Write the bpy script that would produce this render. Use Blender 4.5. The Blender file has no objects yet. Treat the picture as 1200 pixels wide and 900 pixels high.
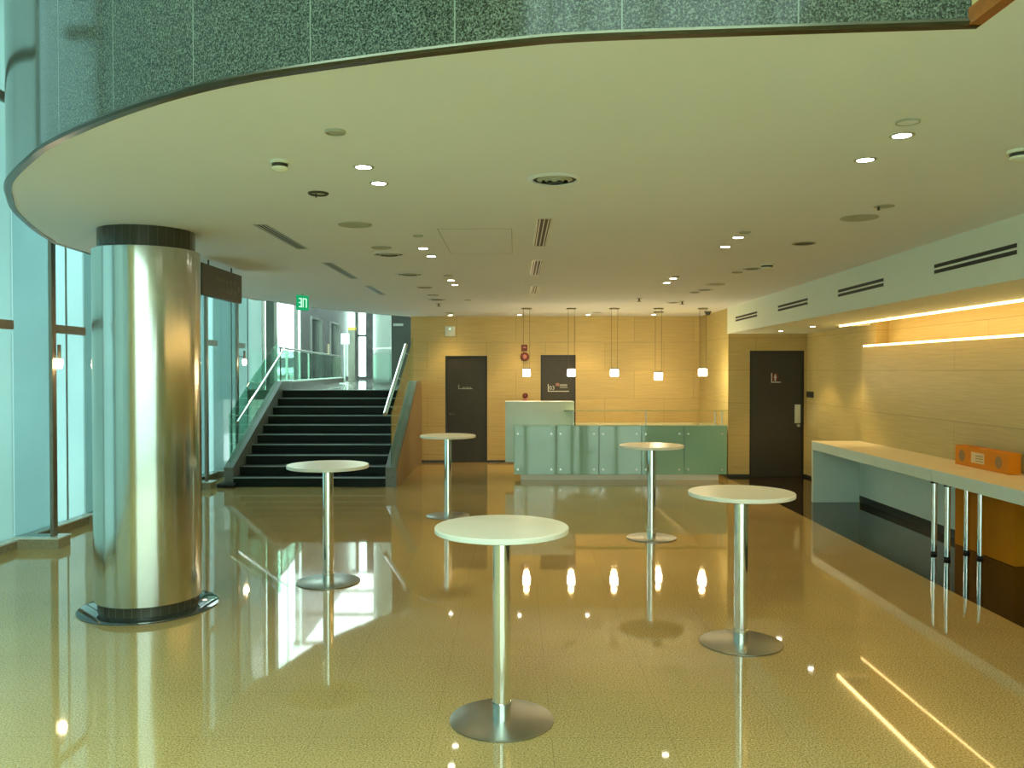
import bpy, bmesh, math, random
from mathutils import Vector, Matrix, Euler
random.seed(4)
scn = bpy.context.scene
COL = scn.collection
PI = math.pi

# ------------------------------------------------------------------ camera
F = 985.0
EYE = Vector((0, 0, 1.87))
cam_d = bpy.data.cameras.new('camera')
cam = bpy.data.objects.new('camera', cam_d)
COL.objects.link(cam)
cam.location = EYE
ROT = Euler((PI/2 - math.atan(16/F), 0, math.atan(4/F)), 'XYZ')
cam.rotation_euler = ROT
cam_d.sensor_fit = 'HORIZONTAL'
cam_d.sensor_width = 36.0
cam_d.lens = 36.0*F/1200
cam_d.clip_start = 0.05
scn.camera = cam
RM = ROT.to_matrix()

def P(px, py, x=None, y=None, z=None):
    """where the sight line of a photo pixel meets a wall (x or y) or a floor/ceiling (z)"""
    d = RM @ Vector(((px-600)/F, (450-py)/F, -1))
    if z is not None: t = (z-EYE.z)/d.z
    elif y is not None: t = y/d.y
    else: t = x/d.x
    return EYE + d*t

# ------------------------------------------------------------------ materials
def nt(name):
    m = bpy.data.materials.new(name); m.use_nodes = True
    t = m.node_tree; t.nodes.clear()
    o = t.nodes.new('ShaderNodeOutputMaterial')
    return m, t, o
def N(t, kind, **kw):
    n = t.nodes.new(kind)
    for k, v in kw.items():
        if k in n.inputs: n.inputs[k].default_value = v
        else: setattr(n, k, v)
    return n
def principled(t, o, col=(.8, .8, .8), rough=.5, metal=0., coat=0., spec=.5, ior=1.5):
    b = N(t, 'ShaderNodeBsdfPrincipled')
    b.inputs['Base Color'].default_value = (*col, 1)
    b.inputs['Roughness'].default_value = rough
    b.inputs['Metallic'].default_value = metal
    b.inputs['Coat Weight'].default_value = coat
    b.inputs['Coat Roughness'].default_value = .03
    b.inputs['Specular IOR Level'].default_value = spec
    b.inputs['IOR'].default_value = ior
    t.links.new(b.outputs[0], o.inputs[0])
    return b
def ramp(t, fac, stops):
    r = t.nodes.new('ShaderNodeValToRGB')
    e = r.color_ramp.elements
    while len(e) < len(stops): e.new(.5)
    for i, (p, c) in enumerate(stops):
        e[i].position = p; e[i].color = (*c, 1)
    t.links.new(fac, r.inputs[0])
    return r
def pos(t):
    g = t.nodes.new('ShaderNodeNewGeometry')
    return g.outputs['Position']
def plain(name, col, rough=.5, metal=0., coat=0., spec=.5, var=.06, scale=6.):
    """a paint/metal/plastic with a little procedural mottling"""
    m, t, o = nt(name)
    b = principled(t, o, col, rough, metal, coat, spec)
    n = N(t, 'ShaderNodeTexNoise', Scale=scale, Detail=3.)
    t.links.new(pos(t), n.inputs['Vector'])
    r = ramp(t, n.outputs['Fac'], [(.3, tuple(c*(1-var) for c in col)), (.7, tuple(min(1, c*(1+var)) for c in col))])
    t.links.new(r.outputs[0], b.inputs['Base Color'])
    return m
def emit(name, col, strength):
    m, t, o = nt(name)
    e = N(t, 'ShaderNodeEmission', Strength=strength)
    e.inputs[0].default_value = (*col, 1)
    t.links.new(e.outputs[0], o.inputs[0])
    return m
def schlick(t, f0):
    """Fresnel mirror share that is the same for both faces of a thin pane"""
    g = t.nodes.new('ShaderNodeNewGeometry')
    d = N(t, 'ShaderNodeVectorMath', operation='DOT_PRODUCT')
    t.links.new(g.outputs['Incoming'], d.inputs[0]); t.links.new(g.outputs['Normal'], d.inputs[1])
    a = N(t, 'ShaderNodeMath', operation='ABSOLUTE'); t.links.new(d.outputs['Value'], a.inputs[0])
    i = N(t, 'ShaderNodeMath', operation='SUBTRACT', use_clamp=True); i.inputs[0].default_value = 1; t.links.new(a.outputs[0], i.inputs[1])
    p = N(t, 'ShaderNodeMath', operation='POWER'); p.inputs[1].default_value = 5; t.links.new(i.outputs[0], p.inputs[0])
    m = N(t, 'ShaderNodeMath', operation='MULTIPLY_ADD', use_clamp=True)
    m.inputs[1].default_value = 1-f0; m.inputs[2].default_value = f0
    t.links.new(p.outputs[0], m.inputs[0])
    return m
def glass(name, tint, refl=1.0):
    """thin clear pane: tinted see-through with a Fresnel mirror on top"""
    m, t, o = nt(name)
    tr = N(t, 'ShaderNodeBsdfTransparent'); tr.inputs[0].default_value = (*tint, 1)
    gl = N(t, 'ShaderNodeBsdfGlossy', Roughness=.01)
    gl.inputs[0].default_value = (refl, refl, refl, 1)
    fr = schlick(t, .03)
    mx = N(t, 'ShaderNodeMixShader')
    t.links.new(fr.outputs[0], mx.inputs[0]); t.links.new(tr.outputs[0], mx.inputs[1]); t.links.new(gl.outputs[0], mx.inputs[2])
    t.links.new(mx.outputs[0], o.inputs[0])
    return m
def frosted(name, col):
    """frosted pane: daylight from outside is scattered through"""
    m, t, o = nt(name)
    tl = N(t, 'ShaderNodeBsdfTranslucent')
    df = N(t, 'ShaderNodeBsdfDiffuse'); df.inputs[0].default_value = (*[c*.35 for c in col], 1)
    n = N(t, 'ShaderNodeTexNoise', Scale=.55, Detail=1.)
    t.links.new(pos(t), n.inputs['Vector'])
    r = ramp(t, n.outputs['Fac'], [(.3, tuple(c*.93 for c in col)), (.7, tuple(min(1, c*1.05) for c in col))])
    t.links.new(r.outputs[0], tl.inputs[0])
    ad = N(t, 'ShaderNodeMixShader'); ad.inputs[0].default_value = .12
    t.links.new(tl.outputs[0], ad.inputs[1]); t.links.new(df.outputs[0], ad.inputs[2])
    gl = N(t, 'ShaderNodeBsdfGlossy', Roughness=.05)
    fr = schlick(t, .03)
    mx = N(t, 'ShaderNodeMixShader')
    t.links.new(fr.outputs[0], mx.inputs[0]); t.links.new(ad.outputs[0], mx.inputs[1]); t.links.new(gl.outputs[0], mx.inputs[2])
    t.links.new(mx.outputs[0], o.inputs[0])
    return m
def terrazzo(name, stops, tile=.606, joint=.82, ior=1.52):
    m, t, o = nt(name)
    b = principled(t, o, rough=.035, spec=.5, ior=ior)
    p = pos(t)
    n = N(t, 'ShaderNodeTexNoise', Scale=105., Detail=3., Roughness=.75)
    t.links.new(p, n.inputs['Vector'])
    r = ramp(t, n.outputs['Fac'], stops)
    n2 = N(t, 'ShaderNodeTexNoise', Scale=1.1, Detail=2.)
    t.links.new(p, n2.inputs['Vector'])
    r2 = ramp(t, n2.outputs['Fac'], [(.3, (.92, .92, .92)), (.7, (1.04, 1.04, 1.04))])
    mu = N(t, 'ShaderNodeMix', data_type='RGBA', blend_type='MULTIPLY'); mu.inputs['Factor'].default_value = 1
    t.links.new(r.outputs[0], mu.inputs['A']); t.links.new(r2.outputs[0], mu.inputs['B'])
    # hairline joints between the slabs
    br = N(t, 'ShaderNodeTexBrick', offset=0., Scale=1.)
    br.inputs['Brick Width'].default_value = tile; br.inputs['Row Height'].default_value = tile
    br.inputs['Mortar Size'].default_value = .0014; br.inputs['Mortar Smooth'].default_value = .2
    br.inputs['Color1'].default_value = br.inputs['Color2'].default_value = (1, 1, 1, 1)
    br.inputs['Mortar'].default_value = (joint*.8, joint*.8, joint*.8, 1)
    mp = N(t, 'ShaderNodeMapping'); mp.inputs['Location'].default_value = (2.24+tile*20, -4.25+tile*20, 0)
    t.links.new(p, mp.inputs[0]); t.links.new(mp.outputs[0], br.inputs['Vector'])
    mu2 = N(t, 'ShaderNodeMix', data_type='RGBA', blend_type='MULTIPLY'); mu2.inputs['Factor'].default_value = 1
    t.links.new(mu.outputs['Result'], mu2.inputs['A']); t.links.new(br.outputs['Color'], mu2.inputs['B'])
    t.links.new(mu2.outputs['Result'], b.inputs['Base Color'])
    return m
def travertine(name, axis, col=(.62, .47, .195), shift=.6, width=1.2):
    """large stone panels in running bond with fine horizontal veins; axis = run of the wall"""
    m, t, o = nt(name)
    b = principled(t, o, rough=.42, spec=.35)
    sx = N(t, 'ShaderNodeSeparateXYZ'); t.links.new(pos(t), sx.inputs[0])
    cb = N(t, 'ShaderNodeCombineXYZ')
    t.links.new(sx.outputs[axis], cb.inputs[0]); t.links.new(sx.outputs['Z'], cb.inputs[1])
    mp = N(t, 'ShaderNodeMapping'); mp.inputs['Location'].default_value = (24+shift-.01, -.16+5.7, 0)
    t.links.new(cb.outputs[0], mp.inputs[0])
    br = N(t, 'ShaderNodeTexBrick', offset=.5, Scale=1.)
    br.inputs['Brick Width'].default_value = width; br.inputs['Row Height'].default_value = .57
    br.inputs['Mortar Size'].default_value = .005; br.inputs['Mortar Smooth'].default_value = .1
    br.inputs['Color1'].default_value = (*col, 1)
    br.inputs['Color2'].default_value = (*[c*.93 for c in col], 1)
    br.inputs['Mortar'].default_value = (*[c*.70 for c in col], 1)
    t.links.new(mp.outputs[0], br.inputs['Vector'])
    m2 = N(t, 'ShaderNodeMapping'); m2.inputs['Scale'].default_value = (.8, 26, 1)
    t.links.new(cb.outputs[0], m2.inputs[0])
    n = N(t, 'ShaderNodeTexNoise', Scale=2.2, Detail=4., Roughness=.6)
    t.links.new(m2.outputs[0], n.inputs['Vector'])
    r = ramp(t, n.outputs['Fac'], [(.3, (.84, .83, .80)), (.7, (1.06, 1.05, 1.03))])
    mu = N(t, 'ShaderNodeMix', data_type='RGBA', blend_type='MULTIPLY'); mu.inputs['Factor'].default_value = 1
    t.links.new(br.outputs['Color'], mu.inputs['A']); t.links.new(r.outputs[0], mu.inputs['B'])
    t.links.new(mu.outputs['Result'], b.inputs['Base Color'])
    return m
def granite(name):
    m, t, o = nt(name)
    b = principled(t, o, rough=.10, spec=.38)
    p = pos(t)
    n = N(t, 'ShaderNodeTexNoise', Scale=135., Detail=3., Roughness=.8)
    t.links.new(p, n.inputs['Vector'])
    r = ramp(t, n.outputs['Fac'], [(.38, (.008, .011, .008)), (.5, (.038, .049, .035)), (.62, (.13, .155, .115))])
    uv = N(t, 'ShaderNodeUVMap'); sx = N(t, 'ShaderNodeSeparateXYZ')
    t.links.new(uv.outputs[0], sx.inputs[0])
    md = N(t, 'ShaderNodeMath', operation='PINGPONG'); md.inputs[1].default_value = .28
    t.links.new(sx.outputs[0], md.inputs[0])
    lt = N(t, 'ShaderNodeMath', operation='LESS_THAN'); lt.inputs[1].default_value = .0022
    t.links.new(md.outputs[0], lt.inputs[0])
    mu = N(t, 'ShaderNodeMix', data_type='RGBA')
    mu.inputs['B'].default_value = (.16, .19, .14, 1)
    t.links.new(lt.outputs[0], mu.inputs['Factor']); t.links.new(r.outputs[0], mu.inputs['A'])
    t.links.new(mu.outputs['Result'], b.inputs['Base Color'])
    return m
def brushed(name, col, rough=.22, aniso=0.):
    m, t, o = nt(name)
    b = principled(t, o, col, rough, 1.0)
    p = pos(t)
    mp = N(t, 'ShaderNodeMapping'); mp.inputs['Scale'].default_value = (1, 1, .15)
    t.links.new(p, mp.inputs[0])
    n = N(t, 'ShaderNodeTexNoise', Scale=14., Detail=2.)
    t.links.new(mp.outputs[0], n.inputs['Vector'])
    r = ramp(t, n.outputs['Fac'], [(.3, (rough*.95,)*3), (.7, (rough*1.05,)*3)])
    t.links.new(r.outputs[0], b.inputs['Roughness'])
    return m
def stair_stone(name):
    m, t, o = nt(name)
    b = principled(t, o, rough=.4, spec=.2)
    n = N(t, 'ShaderNodeTexNoise', Scale=150., Detail=2.)
    t.links.new(pos(t), n.inputs['Vector'])
    r = ramp(t, n.outputs['Fac'], [(.35, (.002, .005, .004)), (.7, (.010, .017, .014))])
    t.links.new(r.outputs[0], b.inputs['Base Color'])
    return m

M = {}
M['floor'] = terrazzo('floor_terrazzo', [(.33, (.10, .075, .028)), (.44, (.35, .245, .09)), (.56, (.50, .36, .15)), (.70, (.72, .55, .30))])
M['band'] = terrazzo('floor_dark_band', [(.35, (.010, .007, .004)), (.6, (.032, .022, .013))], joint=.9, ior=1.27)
M['landing'] = terrazzo('landing_floor', [(.35, (.22, .23, .2)), (.6, (.42, .43, .38))])
M['ceiling'] = plain('ceiling_paint', (.79, .83, .90), .75, spec=.2, var=.015, scale=.8)
M['bulk'] = plain('bulkhead_paint', (.74, .80, .70), .7, spec=.25, var=.01)
M['travX'] = travertine('travertine_back', 'X')
M['travY'] = travertine('travertine_side', 'Y', col=(.54, .44, .185), shift=.2, width=4.8)
M['granite'] = granite('polished_granite')
M['plaster'] = plain('plaster', (.5, .52, .46), .8, var=.03)
M['steel'] = brushed('brushed_steel', (.55, .58, .54), .16)
M['chrome'] = plain('chrome', (.82, .85, .84), .06, 1.0, var=.02)
M['chromebase'] = plain('base_steel', (.40, .41, .37), .34, 1.0, var=.03)
M['bronze'] = plain('dark_bronze', (.12, .095, .06), .3, 1.0, var=.1)
M['trimmetal'] = plain('edge_trim_metal', (.07, .066, .04), .3, .8, var=.1)
M['grey_metal'] = plain('grey_metal', (.20, .20, .17), .38, .8, var=.05)
M['post'] = plain('post_metal', (.24, .22, .18), .3, .9, var=.05)
M['mosaic'] = None
M['teal'] = frosted('frosted_teal', (.27, .38, .355))
M['teal2'] = frosted('frosted_pale_teal', (.34, .47, .455))
M['drum'] = frosted('frosted_drum', (.52, .58, .54))
M['glass'] = glass('clear_glass', (.80, .93, .87))
M['glass_g'] = glass('green_glass', (.62, .84, .74))
M['rear'] = glass('rear_tinted_glass', (.57, .65, .60))
M['roof'] = glass('added_roof_glass', (.80, .86, .83))
M['fin'] = glass('fin_glass', (.66, .715, .71))
M['skylight_added'] = glass('added_skylight_glass', (.87, .985, .86))
M['sill'] = plain('sill_stone', (.62, .68, .62), .25, var=.06, scale=12)
M['kerb'] = plain('kerb_stone', (.30, .26, .16), .15, var=.15, scale=40)
M['white_lam'] = plain('white_laminate', (.78, .79, .72), .3, var=.02)
M['counter_top'] = plain('counter_laminate', (.90, .80, .58), .35, var=.02)  # warm cove light on the white worktop is put into this colour
M['counter'] = plain('counter_paint', (.66, .77, .70), .4, var=.02)
M['skirt'] = plain('dark_skirting', (.02, .022, .018), .4)
M['door'] = plain('door_laminate', (.034, .029, .019), .5, var=.08, scale=20)
M['doorframe'] = plain('door_frame', (.014, .013, .01), .4)
M['stair'] = stair_stone('stair_stone')
M['nosing'] = plain('nosing_strip', (.26, .33, .30), .45, .2)
M['stringer'] = plain('stringer_stone', (.17, .18, .16), .3, var=.12, scale=30)
M['orange'] = plain('orange_card', (.72, .23, .006), .6, spec=.15, var=.05)
M['print'] = plain('carton_print', (.30, .21, .09), .7)
M['print_pale'] = plain('carton_label', (.78, .55, .28), .7)
M['black'] = plain('black_gap', (.008, .009, .007), .6)
M['speaker'] = plain('speaker_mesh', (.42, .45, .36), .8, var=.1, scale=300)
M['vent_grey'] = plain('vent_grey', (.40, .42, .34), .5)
M['vent_dark'] = plain('vent_dark', (.05, .05, .035), .7)
M['blade'] = plain('vent_blade', (.52, .56, .48), .35, .4)
M['detector'] = plain('detector_plastic', (.74, .78, .66), .4)
M['lens'] = emit('downlight_lens', (1, .93, .74), 22)
M['pend'] = emit('pendant_glow', (1, .93, .76), 16)
M['bulb'] = emit('sconce_bulb', (1, .80, .50), 25)
M['led'] = emit('led_strip', (1, .64, .25), 11)
M['red'] = plain('red_plastic', (.16, .018, .012), .4)
M['redpale'] = plain('pale_red', (.50, .22, .18), .5)
M['pale'] = plain('sign_pale', (.62, .62, .54), .5)
M['pale_dim'] = plain('sign_grey', (.20, .205, .175), .5)
M['pale_mid'] = plain('sign_light_grey', (.34, .35, .30), .5)
M['sign_dark'] = plain('sign_dark', (.035, .042, .03), .45)
M['sign_mut'] = plain('sign_muted', (.13, .14, .11), .5)
M['exit_g'] = emit('exit_green', (.01, .36, .12), .75)
M['exit_w'] = emit('exit_white', (.55, 1, .70), .9)
M['marble'] = plain('lift_marble', (.085, .085, .08), .2, var=.3, scale=3)
M['liftdoor'] = plain('lift_steel', (.05, .06, .055), .25, .8, var=.2)
M['wood_edge'] = plain('orange_wood', (.28, .085, .012), .35, var=.2, scale=30)
M['desk_glass'] = None
M['aluminium'] = plain('aluminium', (.60, .64, .60), .28, 1.0, var=.03)
M['white_board'] = plain('white_board', (.88, .90, .88), .5)
M['car'] = plain('car_paint', (.85, .86, .85), .2, coat=.5)
M['carglass'] = plain('car_glass', (.05, .06, .06), .08)
M['rubber'] = plain('rubber', (.02, .02, .02), .7)
M['street'] = plain('street', (.60, .60, .56), .9, var=.1)
M['cord'] = plain('cord', (.06, .05, .03), .5)
M['drumdark'] = plain('lobby_grey', (.035, .036, .03), .35, var=.08)
M['brown'] = plain('plinth_stone', (.05, .034, .018), .3, var=.35, scale=4)

def mosaic():
    m, t, o = nt('collar_mosaic')
    b = principled(t, o, rough=.25)
    uv = N(t, 'ShaderNodeTexCoord')
    g = N(t, 'ShaderNodeSeparateXYZ'); t.links.new(uv.outputs['Object'], g.inputs[0])
    at = N(t, 'ShaderNodeMath', operation='ARCTAN2')
    t.links.new(g.outputs[0], at.inputs[0]); t.links.new(g.outputs[1], at.inputs[1])
    pp = N(t, 'ShaderNodeMath', operation='PINGPONG'); pp.inputs[1].default_value = .09
    t.links.new(at.outputs[0], pp.inputs[0])
    r = ramp(t, pp.outputs[0], [(0, (.11, .10, .075)), (.004, (.11, .10, .075)), (.008, (.040, .040, .026)), (1, (.065, .06, .04))])
    t.links.new(r.outputs[0], b.inputs['Base Color'])
    return m
M['mosaic'] = mosaic()

def desk_glass():
    m, t, o = nt('desk_green_glass')
    b = principled(t, o, (.24, .46, .33), .05, 0, coat=.6, spec=.6)
    n = N(t, 'ShaderNodeTexNoise', Scale=1.2, Detail=1.)
    t.links.new(pos(t), n.inputs['Vector'])
    r = ramp(t, n.outputs['Fac'], [(.3, (.27, .50, .37)), (.7, (.33, .58, .44))])
    t.links.new(r.outputs[0], b.inputs['Base Color'])
    return m
M['desk_glass'] = desk_glass()

# ------------------------------------------------------------------ mesh builder
def wloc(o):
    v = Vector((0, 0, 0))
    while o is not None:
        v = v + o.location; o = o.parent
    return v
class MB:
    def __init__(s): s.bm = bmesh.new(); s.uv = None
    def box(s, x0, x1, y0, y1, z0, z1, bev=0., seg=1):
        bm = s.bm
        v = [bm.verts.new((x, y, z)) for x in (x0, x1) for y in (y0, y1) for z in (z0, z1)]
        fs = [(0, 1, 3, 2), (4, 6, 7, 5), (0, 4, 5, 1), (2, 3, 7, 6), (0, 2, 6, 4), (1, 5, 7, 3)]
        f = [bm.faces.new([v[i] for i in q]) for q in fs]
        if bev:
            e = list({e for q in f for e in q.edges})
            bmesh.ops.bevel(bm, geom=e, offset=bev, segments=seg, affect='EDGES', profile=.5)
        return s
    def prism(s, poly, z0, z1):
        """extrude an (x, y) outline (counter-clockwise) from z0 to z1"""
        bm = s.bm
        a = [bm.verts.new((p[0], p[1], z0)) for p in poly]
        b = [bm.verts.new((p[0], p[1], z1)) for p in poly]
        n = len(poly)
        bm.faces.new(list(reversed(a))); bm.faces.new(b)
        for i in range(n): bm.faces.new((a[i], a[(i+1) % n], b[(i+1) % n], b[i]))
        return s
    def extrude(s, pts, d):
        """extrude a planar 3-D outline by vector d"""
        bm = s.bm; d = Vector(d)
        a = [bm.verts.new(p) for p in pts]; b = [bm.verts.new(Vector(p)+d) for p in pts]
        n = len(pts)
        bm.faces.new(list(reversed(a))); bm.faces.new(b)
        for i in range(n): bm.faces.new((a[i], a[(i+1) % n], b[(i+1) % n], b[i]))
        return s
    def lathe(s, c, prof, seg=48):
        """prof: (radius, z) pairs, bottom to top or any order, around a vertical axis at c"""
        bm = s.bm; rings = []
        for r, z in prof:
            if r < 1e-6: rings.append([bm.verts.new((c[0], c[1], c[2]+z))])
            else: rings.append([bm.verts.new((c[0]+r*math.cos(2*PI*k/seg), c[1]+r*math.sin(2*PI*k/seg), c[2]+z)) for k in range(seg)])
        for A, B in zip(rings, rings[1:]):
            for k in range(seg):
                k2 = (k+1) % seg
                if len(A) == 1 and len(B) == 1: continue
                if len(A) == 1: bm.faces.new((A[0], B[k2], B[k]))
                elif len(B) == 1: bm.faces.new((A[k], A[k2], B[0]))
                else: bm.faces.new((A[k], A[k2], B[k2], B[k]))
        return s
    def tube(s, pts, r, seg=12, caps=True):
        bm = s.bm; pts = [Vector(p) for p in pts]; rings = []
        up = Vector((0, 0, 1))
        for i, p in enumerate(pts):
            t = (pts[min(i+1, len(pts)-1)] - pts[max(i-1, 0)]).normalized()
            a = t.cross(up)
            if a.length < 1e-3: a = Vector((1, 0, 0))
            a.normalize(); b = a.cross(t).normalized()
            rings.append([bm.verts.new(p + a*r*math.cos(2*PI*k/seg) + b*r*math.sin(2*PI*k/seg)) for k in range(seg)])
        for A, B in zip(rings, rings[1:]):
            for k in range(seg): bm.faces.new((A[k], A[(k+1) % seg], B[(k+1) % seg], B[k]))
        if caps: bm.faces.new(rings[0]); bm.faces.new(list(reversed(rings[-1])))
        return s
    def sweep(s, path, prof, closed=False):
        """prof points (outward, z) swept along a flat (x, y) path; outward = left normal of the path"""
        bm = s.bm; uv = bm.loops.layers.uv.verify(); rows = []; L = [0]
        n = len(path)
        for i in range(n):
            p = Vector(path[i]); t = Vector(path[min(i+1, n-1)]) - Vector(path[max(i-1, 0)])
            t.normalize(); nn = Vector((-t.y, t.x))
            rows.append([bm.verts.new((p.x+nn.x*o, p.y+nn.y*o, z)) for o, z in prof])
            if i: L.append(L[-1] + (Vector(path[i])-Vector(path[i-1])).length)
        m = len(prof)
        for i in range(n-1):
            for k in range(m):
                k2 = (k+1) % m
                f = bm.faces.new((rows[i][k], rows[i+1][k], rows[i+1][k2], rows[i][k2]))
                for l, (u, w) in zip(f.loops, ((L[i], prof[k][1]), (L[i+1], prof[k][1]), (L[i+1], prof[k2][1]), (L[i], prof[k2][1]))):
                    l[uv].uv = (u, w)
        bm.faces.new(rows[0]); bm.faces.new(list(reversed(rows[-1])))
        return s
    def build(s, name, mat, parent=None, smooth=True, angle=35):
        bm = s.bm
        bmesh.ops.recalc_face_normals(bm, faces=bm.faces)
        if parent is not None: off = wloc(parent)
        else:
            xs = [v.co for v in bm.verts]
            lo = [min(c[i] for c in xs) for i in range(3)]; hi = [max(c[i] for c in xs) for i in range(3)]
            off = Vector(((lo[0]+hi[0])/2, (lo[1]+hi[1])/2, lo[2]))
        bmesh.ops.translate(bm, verts=bm.verts, vec=-off)
        me = bpy.data.meshes.new(name); bm.to_mesh(me); bm.free()
        for m in (mat if isinstance(mat, (list, tuple)) else [mat]): me.materials.append(m)
        if smooth:
            for p in me.polygons: p.use_smooth = True
            me.set_sharp_from_angle(angle=math.radians(angle))
        o = bpy.data.objects.new(name, me); COL.objects.link(o)
        if parent is not None: o.parent = parent
        else: o.location = off
        return o
def tag(o, label=None, cat=None, group=None, kind=None):
    if label: o['label'] = label
    if cat: o['category'] = cat
    if group: o['group'] = group
    if kind: o['kind'] = kind
    return o
def thing(name, label, cat, loc, group=None, kind=None):
    o = bpy.data.objects.new(name, None); COL.objects.link(o)
    o.location = loc; o.empty_display_size = .1
    return tag(o, label, cat, group, kind)
def struct(mb, name, mat, parent=None, **kw):
    o = mb.build(name, mat, parent, **kw)
    if parent is None: o['kind'] = 'structure'
    return o
def sgroup(name, loc):
    o = thing(name, None, None, loc); o['kind'] = 'structure'; return o
def copy_tree(o, loc=None, parent=None):
    c = o.copy(); COL.objects.link(c)
    if parent is not None: c.parent = parent
    if loc is not None: c.location = loc
    for ch in o.children: copy_tree(ch, None, c)
    return c
def lamp(kind, name, loc, energy, col, parent=None, **kw):
    d = bpy.data.lights.new(name, kind); d.energy = energy; d.color = col
    for k, v in kw.items(): setattr(d, k, v)
    o = bpy.data.objects.new(name, d); COL.objects.link(o)
    if parent is not None: o.parent = parent; o.location = Vector(loc) - wloc(parent)
    else: o.location = loc
    return o

# ------------------------------------------------------------------ key measures (metres)
CZ = 2.96            # ceiling
YB = 17.05           # back wall
YR = 14.75           # wall with the restroom door
XC = 3.73            # side wall between back wall and restroom wall
XR = 4.905           # right wall
XR2 = 5.10           # right wall beyond the jog
YJ = 11.92           # the jog
ZS = 2.51            # underside of the bulkhead
XW = -5.3            # curtain wall
def bulk_x(y): return 3.71 - (14.75-y)*.02
def slot_x(y): return 4.61 - (12.1-y)*.012
ZL = 1.49            # upper landing
HIGH = 7.0
YW = -2.8            # rear glazing

# ------------------------------------------------------------------ floor
b = MB()
bm = b.bm
b.box(-7.2, 3.69, YW-.2, 17.3, -.2, 0)
n0 = len(bm.faces)
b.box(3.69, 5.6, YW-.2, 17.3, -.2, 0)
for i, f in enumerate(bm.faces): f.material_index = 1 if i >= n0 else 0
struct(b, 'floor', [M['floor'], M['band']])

# ------------------------------------------------------------------ ceiling slab with its curved free edge
edge_px = [(1144, 32.5), (1000, 37), (860, 41.5), (690, 47.5), (600, 54.5), (450, 72), (300, 94), (205, 116), (125, 143), (63, 171),
           (40, 188), (20, 207), (14, 218), (15, 230), (25, 252), (60, 280), (106, 297)]
edge = [P(px, py, z=CZ) for px, py in edge_px]
ctrl = [Vector((e.x, e.y)) for e in edge]
ctrl += [Vector(P(283, 347.5, z=CZ).xy), Vector(P(321, 353.5, z=CZ).xy), Vector(P(360, 359.5, z=CZ).xy), Vector(P(400, 364, z=CZ).xy),
         Vector((-2.62, 16.35)), Vector((-2.15, YB))]
def catmull(pts, n=8):
    out = []
    for i in range(len(pts)-1):
        p0 = pts[max(i-1, 0)]; p1 = pts[i]; p2 = pts[i+1]; p3 = pts[min(i+2, len(pts)-1)]
        for k in range(n):
            t = k/n
            out.append(.5*((2*p1) + (p2-p0)*t + (2*p0-5*p1+4*p2-p3)*t*t + (3*p1-p0-3*p2+p3)*t**3))
    out.append(pts[-1]); return out
curve = catmull(ctrl, 6)
c0 = curve[0]
poly = [(p.x, p.y) for p in curve] + [(-2.15, 17.3), (5.6, 17.3), (5.6, YW), (c0.x, YW)]
poly = list(reversed(poly))
struct(MB().prism(poly, CZ, 3.45), 'ceiling', M['ceiling'], smooth=False)
# polished granite fascia along the free edge and its metal edge trim
fpath = [(p.x, p.y) for p in curve]
fpath_r = list(reversed(fpath))      # left normal points out of the slab when walked this way round
def outward(path):
    # choose the direction whose left normal leads away from the slab (towards the void)
    p = Vector(path[20]); q = Vector(path[21]); t = (q-p).normalized(); nn = Vector((-t.y, t.x))
    return nn.y < 0 or nn.x < 0
sp = fpath if outward(fpath) else fpath_r
struct(MB().sweep(sp, [(0.004, CZ+.02), (.03, CZ+.02), (.03, 4.25), (.004, 4.25)]), 'wall_fascia', M['granite'], angle=20)
struct(MB().sweep(sp, [(.0, CZ-.004), (.034, CZ-.004), (.042, CZ+.006), (.034, CZ+.018), (.0, CZ+.018)]), 'trim_1', M['trimmetal'], angle=50)
# side return of the slab towards the viewer: stone face with an orange wood edge
struct(MB().box(c0.x-.03, c0.x-.002, YW, c0.y, CZ+.05, 4.25), 'wall_fascia_side', M['travY'])
struct(MB().box(c0.x-.04, c0.x-.0, YW, c0.y-.02, CZ-.004, CZ+.05), 'trim_2', M['wood_edge'])
struct(MB().box(-7.4, 5.6, 7.2, 17.3, HIGH, HIGH+.2).box(1.9, 5.6, YW-.2, 7.2, HIGH, HIGH+.2).box(-7.4, -3.4, YW-.2, 7.2, HIGH, HIGH+.2).box(-3.4, 1.9, 5.0, 7.2, HIGH, HIGH+.2), 'ceiling_atrium', M['plaster'])
w = sgroup('window_7', (-2, 2.2, HIGH))             # unseen skylight added over the open well to brighten the front floor
MB().box(-3.4, 1.9, YW-.2, 5.0, HIGH+.05, HIGH+.06).build('window_pane', M['skylight_added'], w)
b = MB()
for k in range(5): b.box(-3.4+k*1.3, -3.34+k*1.3, YW-.2, 5.0, HIGH-.08, HIGH+.04)
b.build('window_frame', M['grey_metal'], w)
w = sgroup('window_8', (-4.4, 27.5, HIGH))          # unseen glazed roof added to give the upper lobby top light
MB().box(-7.2, -1.8, 17.31, 37, HIGH+.05, HIGH+.06).build('window_pane', M['roof'], w)
b = MB()
for k in range(7): b.box(-7.2, -1.8, 17.31+k*3.25, 17.41+k*3.25, HIGH-.06, HIGH+.04)
b.build('window_frame', M['grey_metal'], w)
struct(MB().box(-2.0, 5.6, 4.5, 17.2, 3.46, 3.5), 'floor_upper', M['plaster'])

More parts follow.
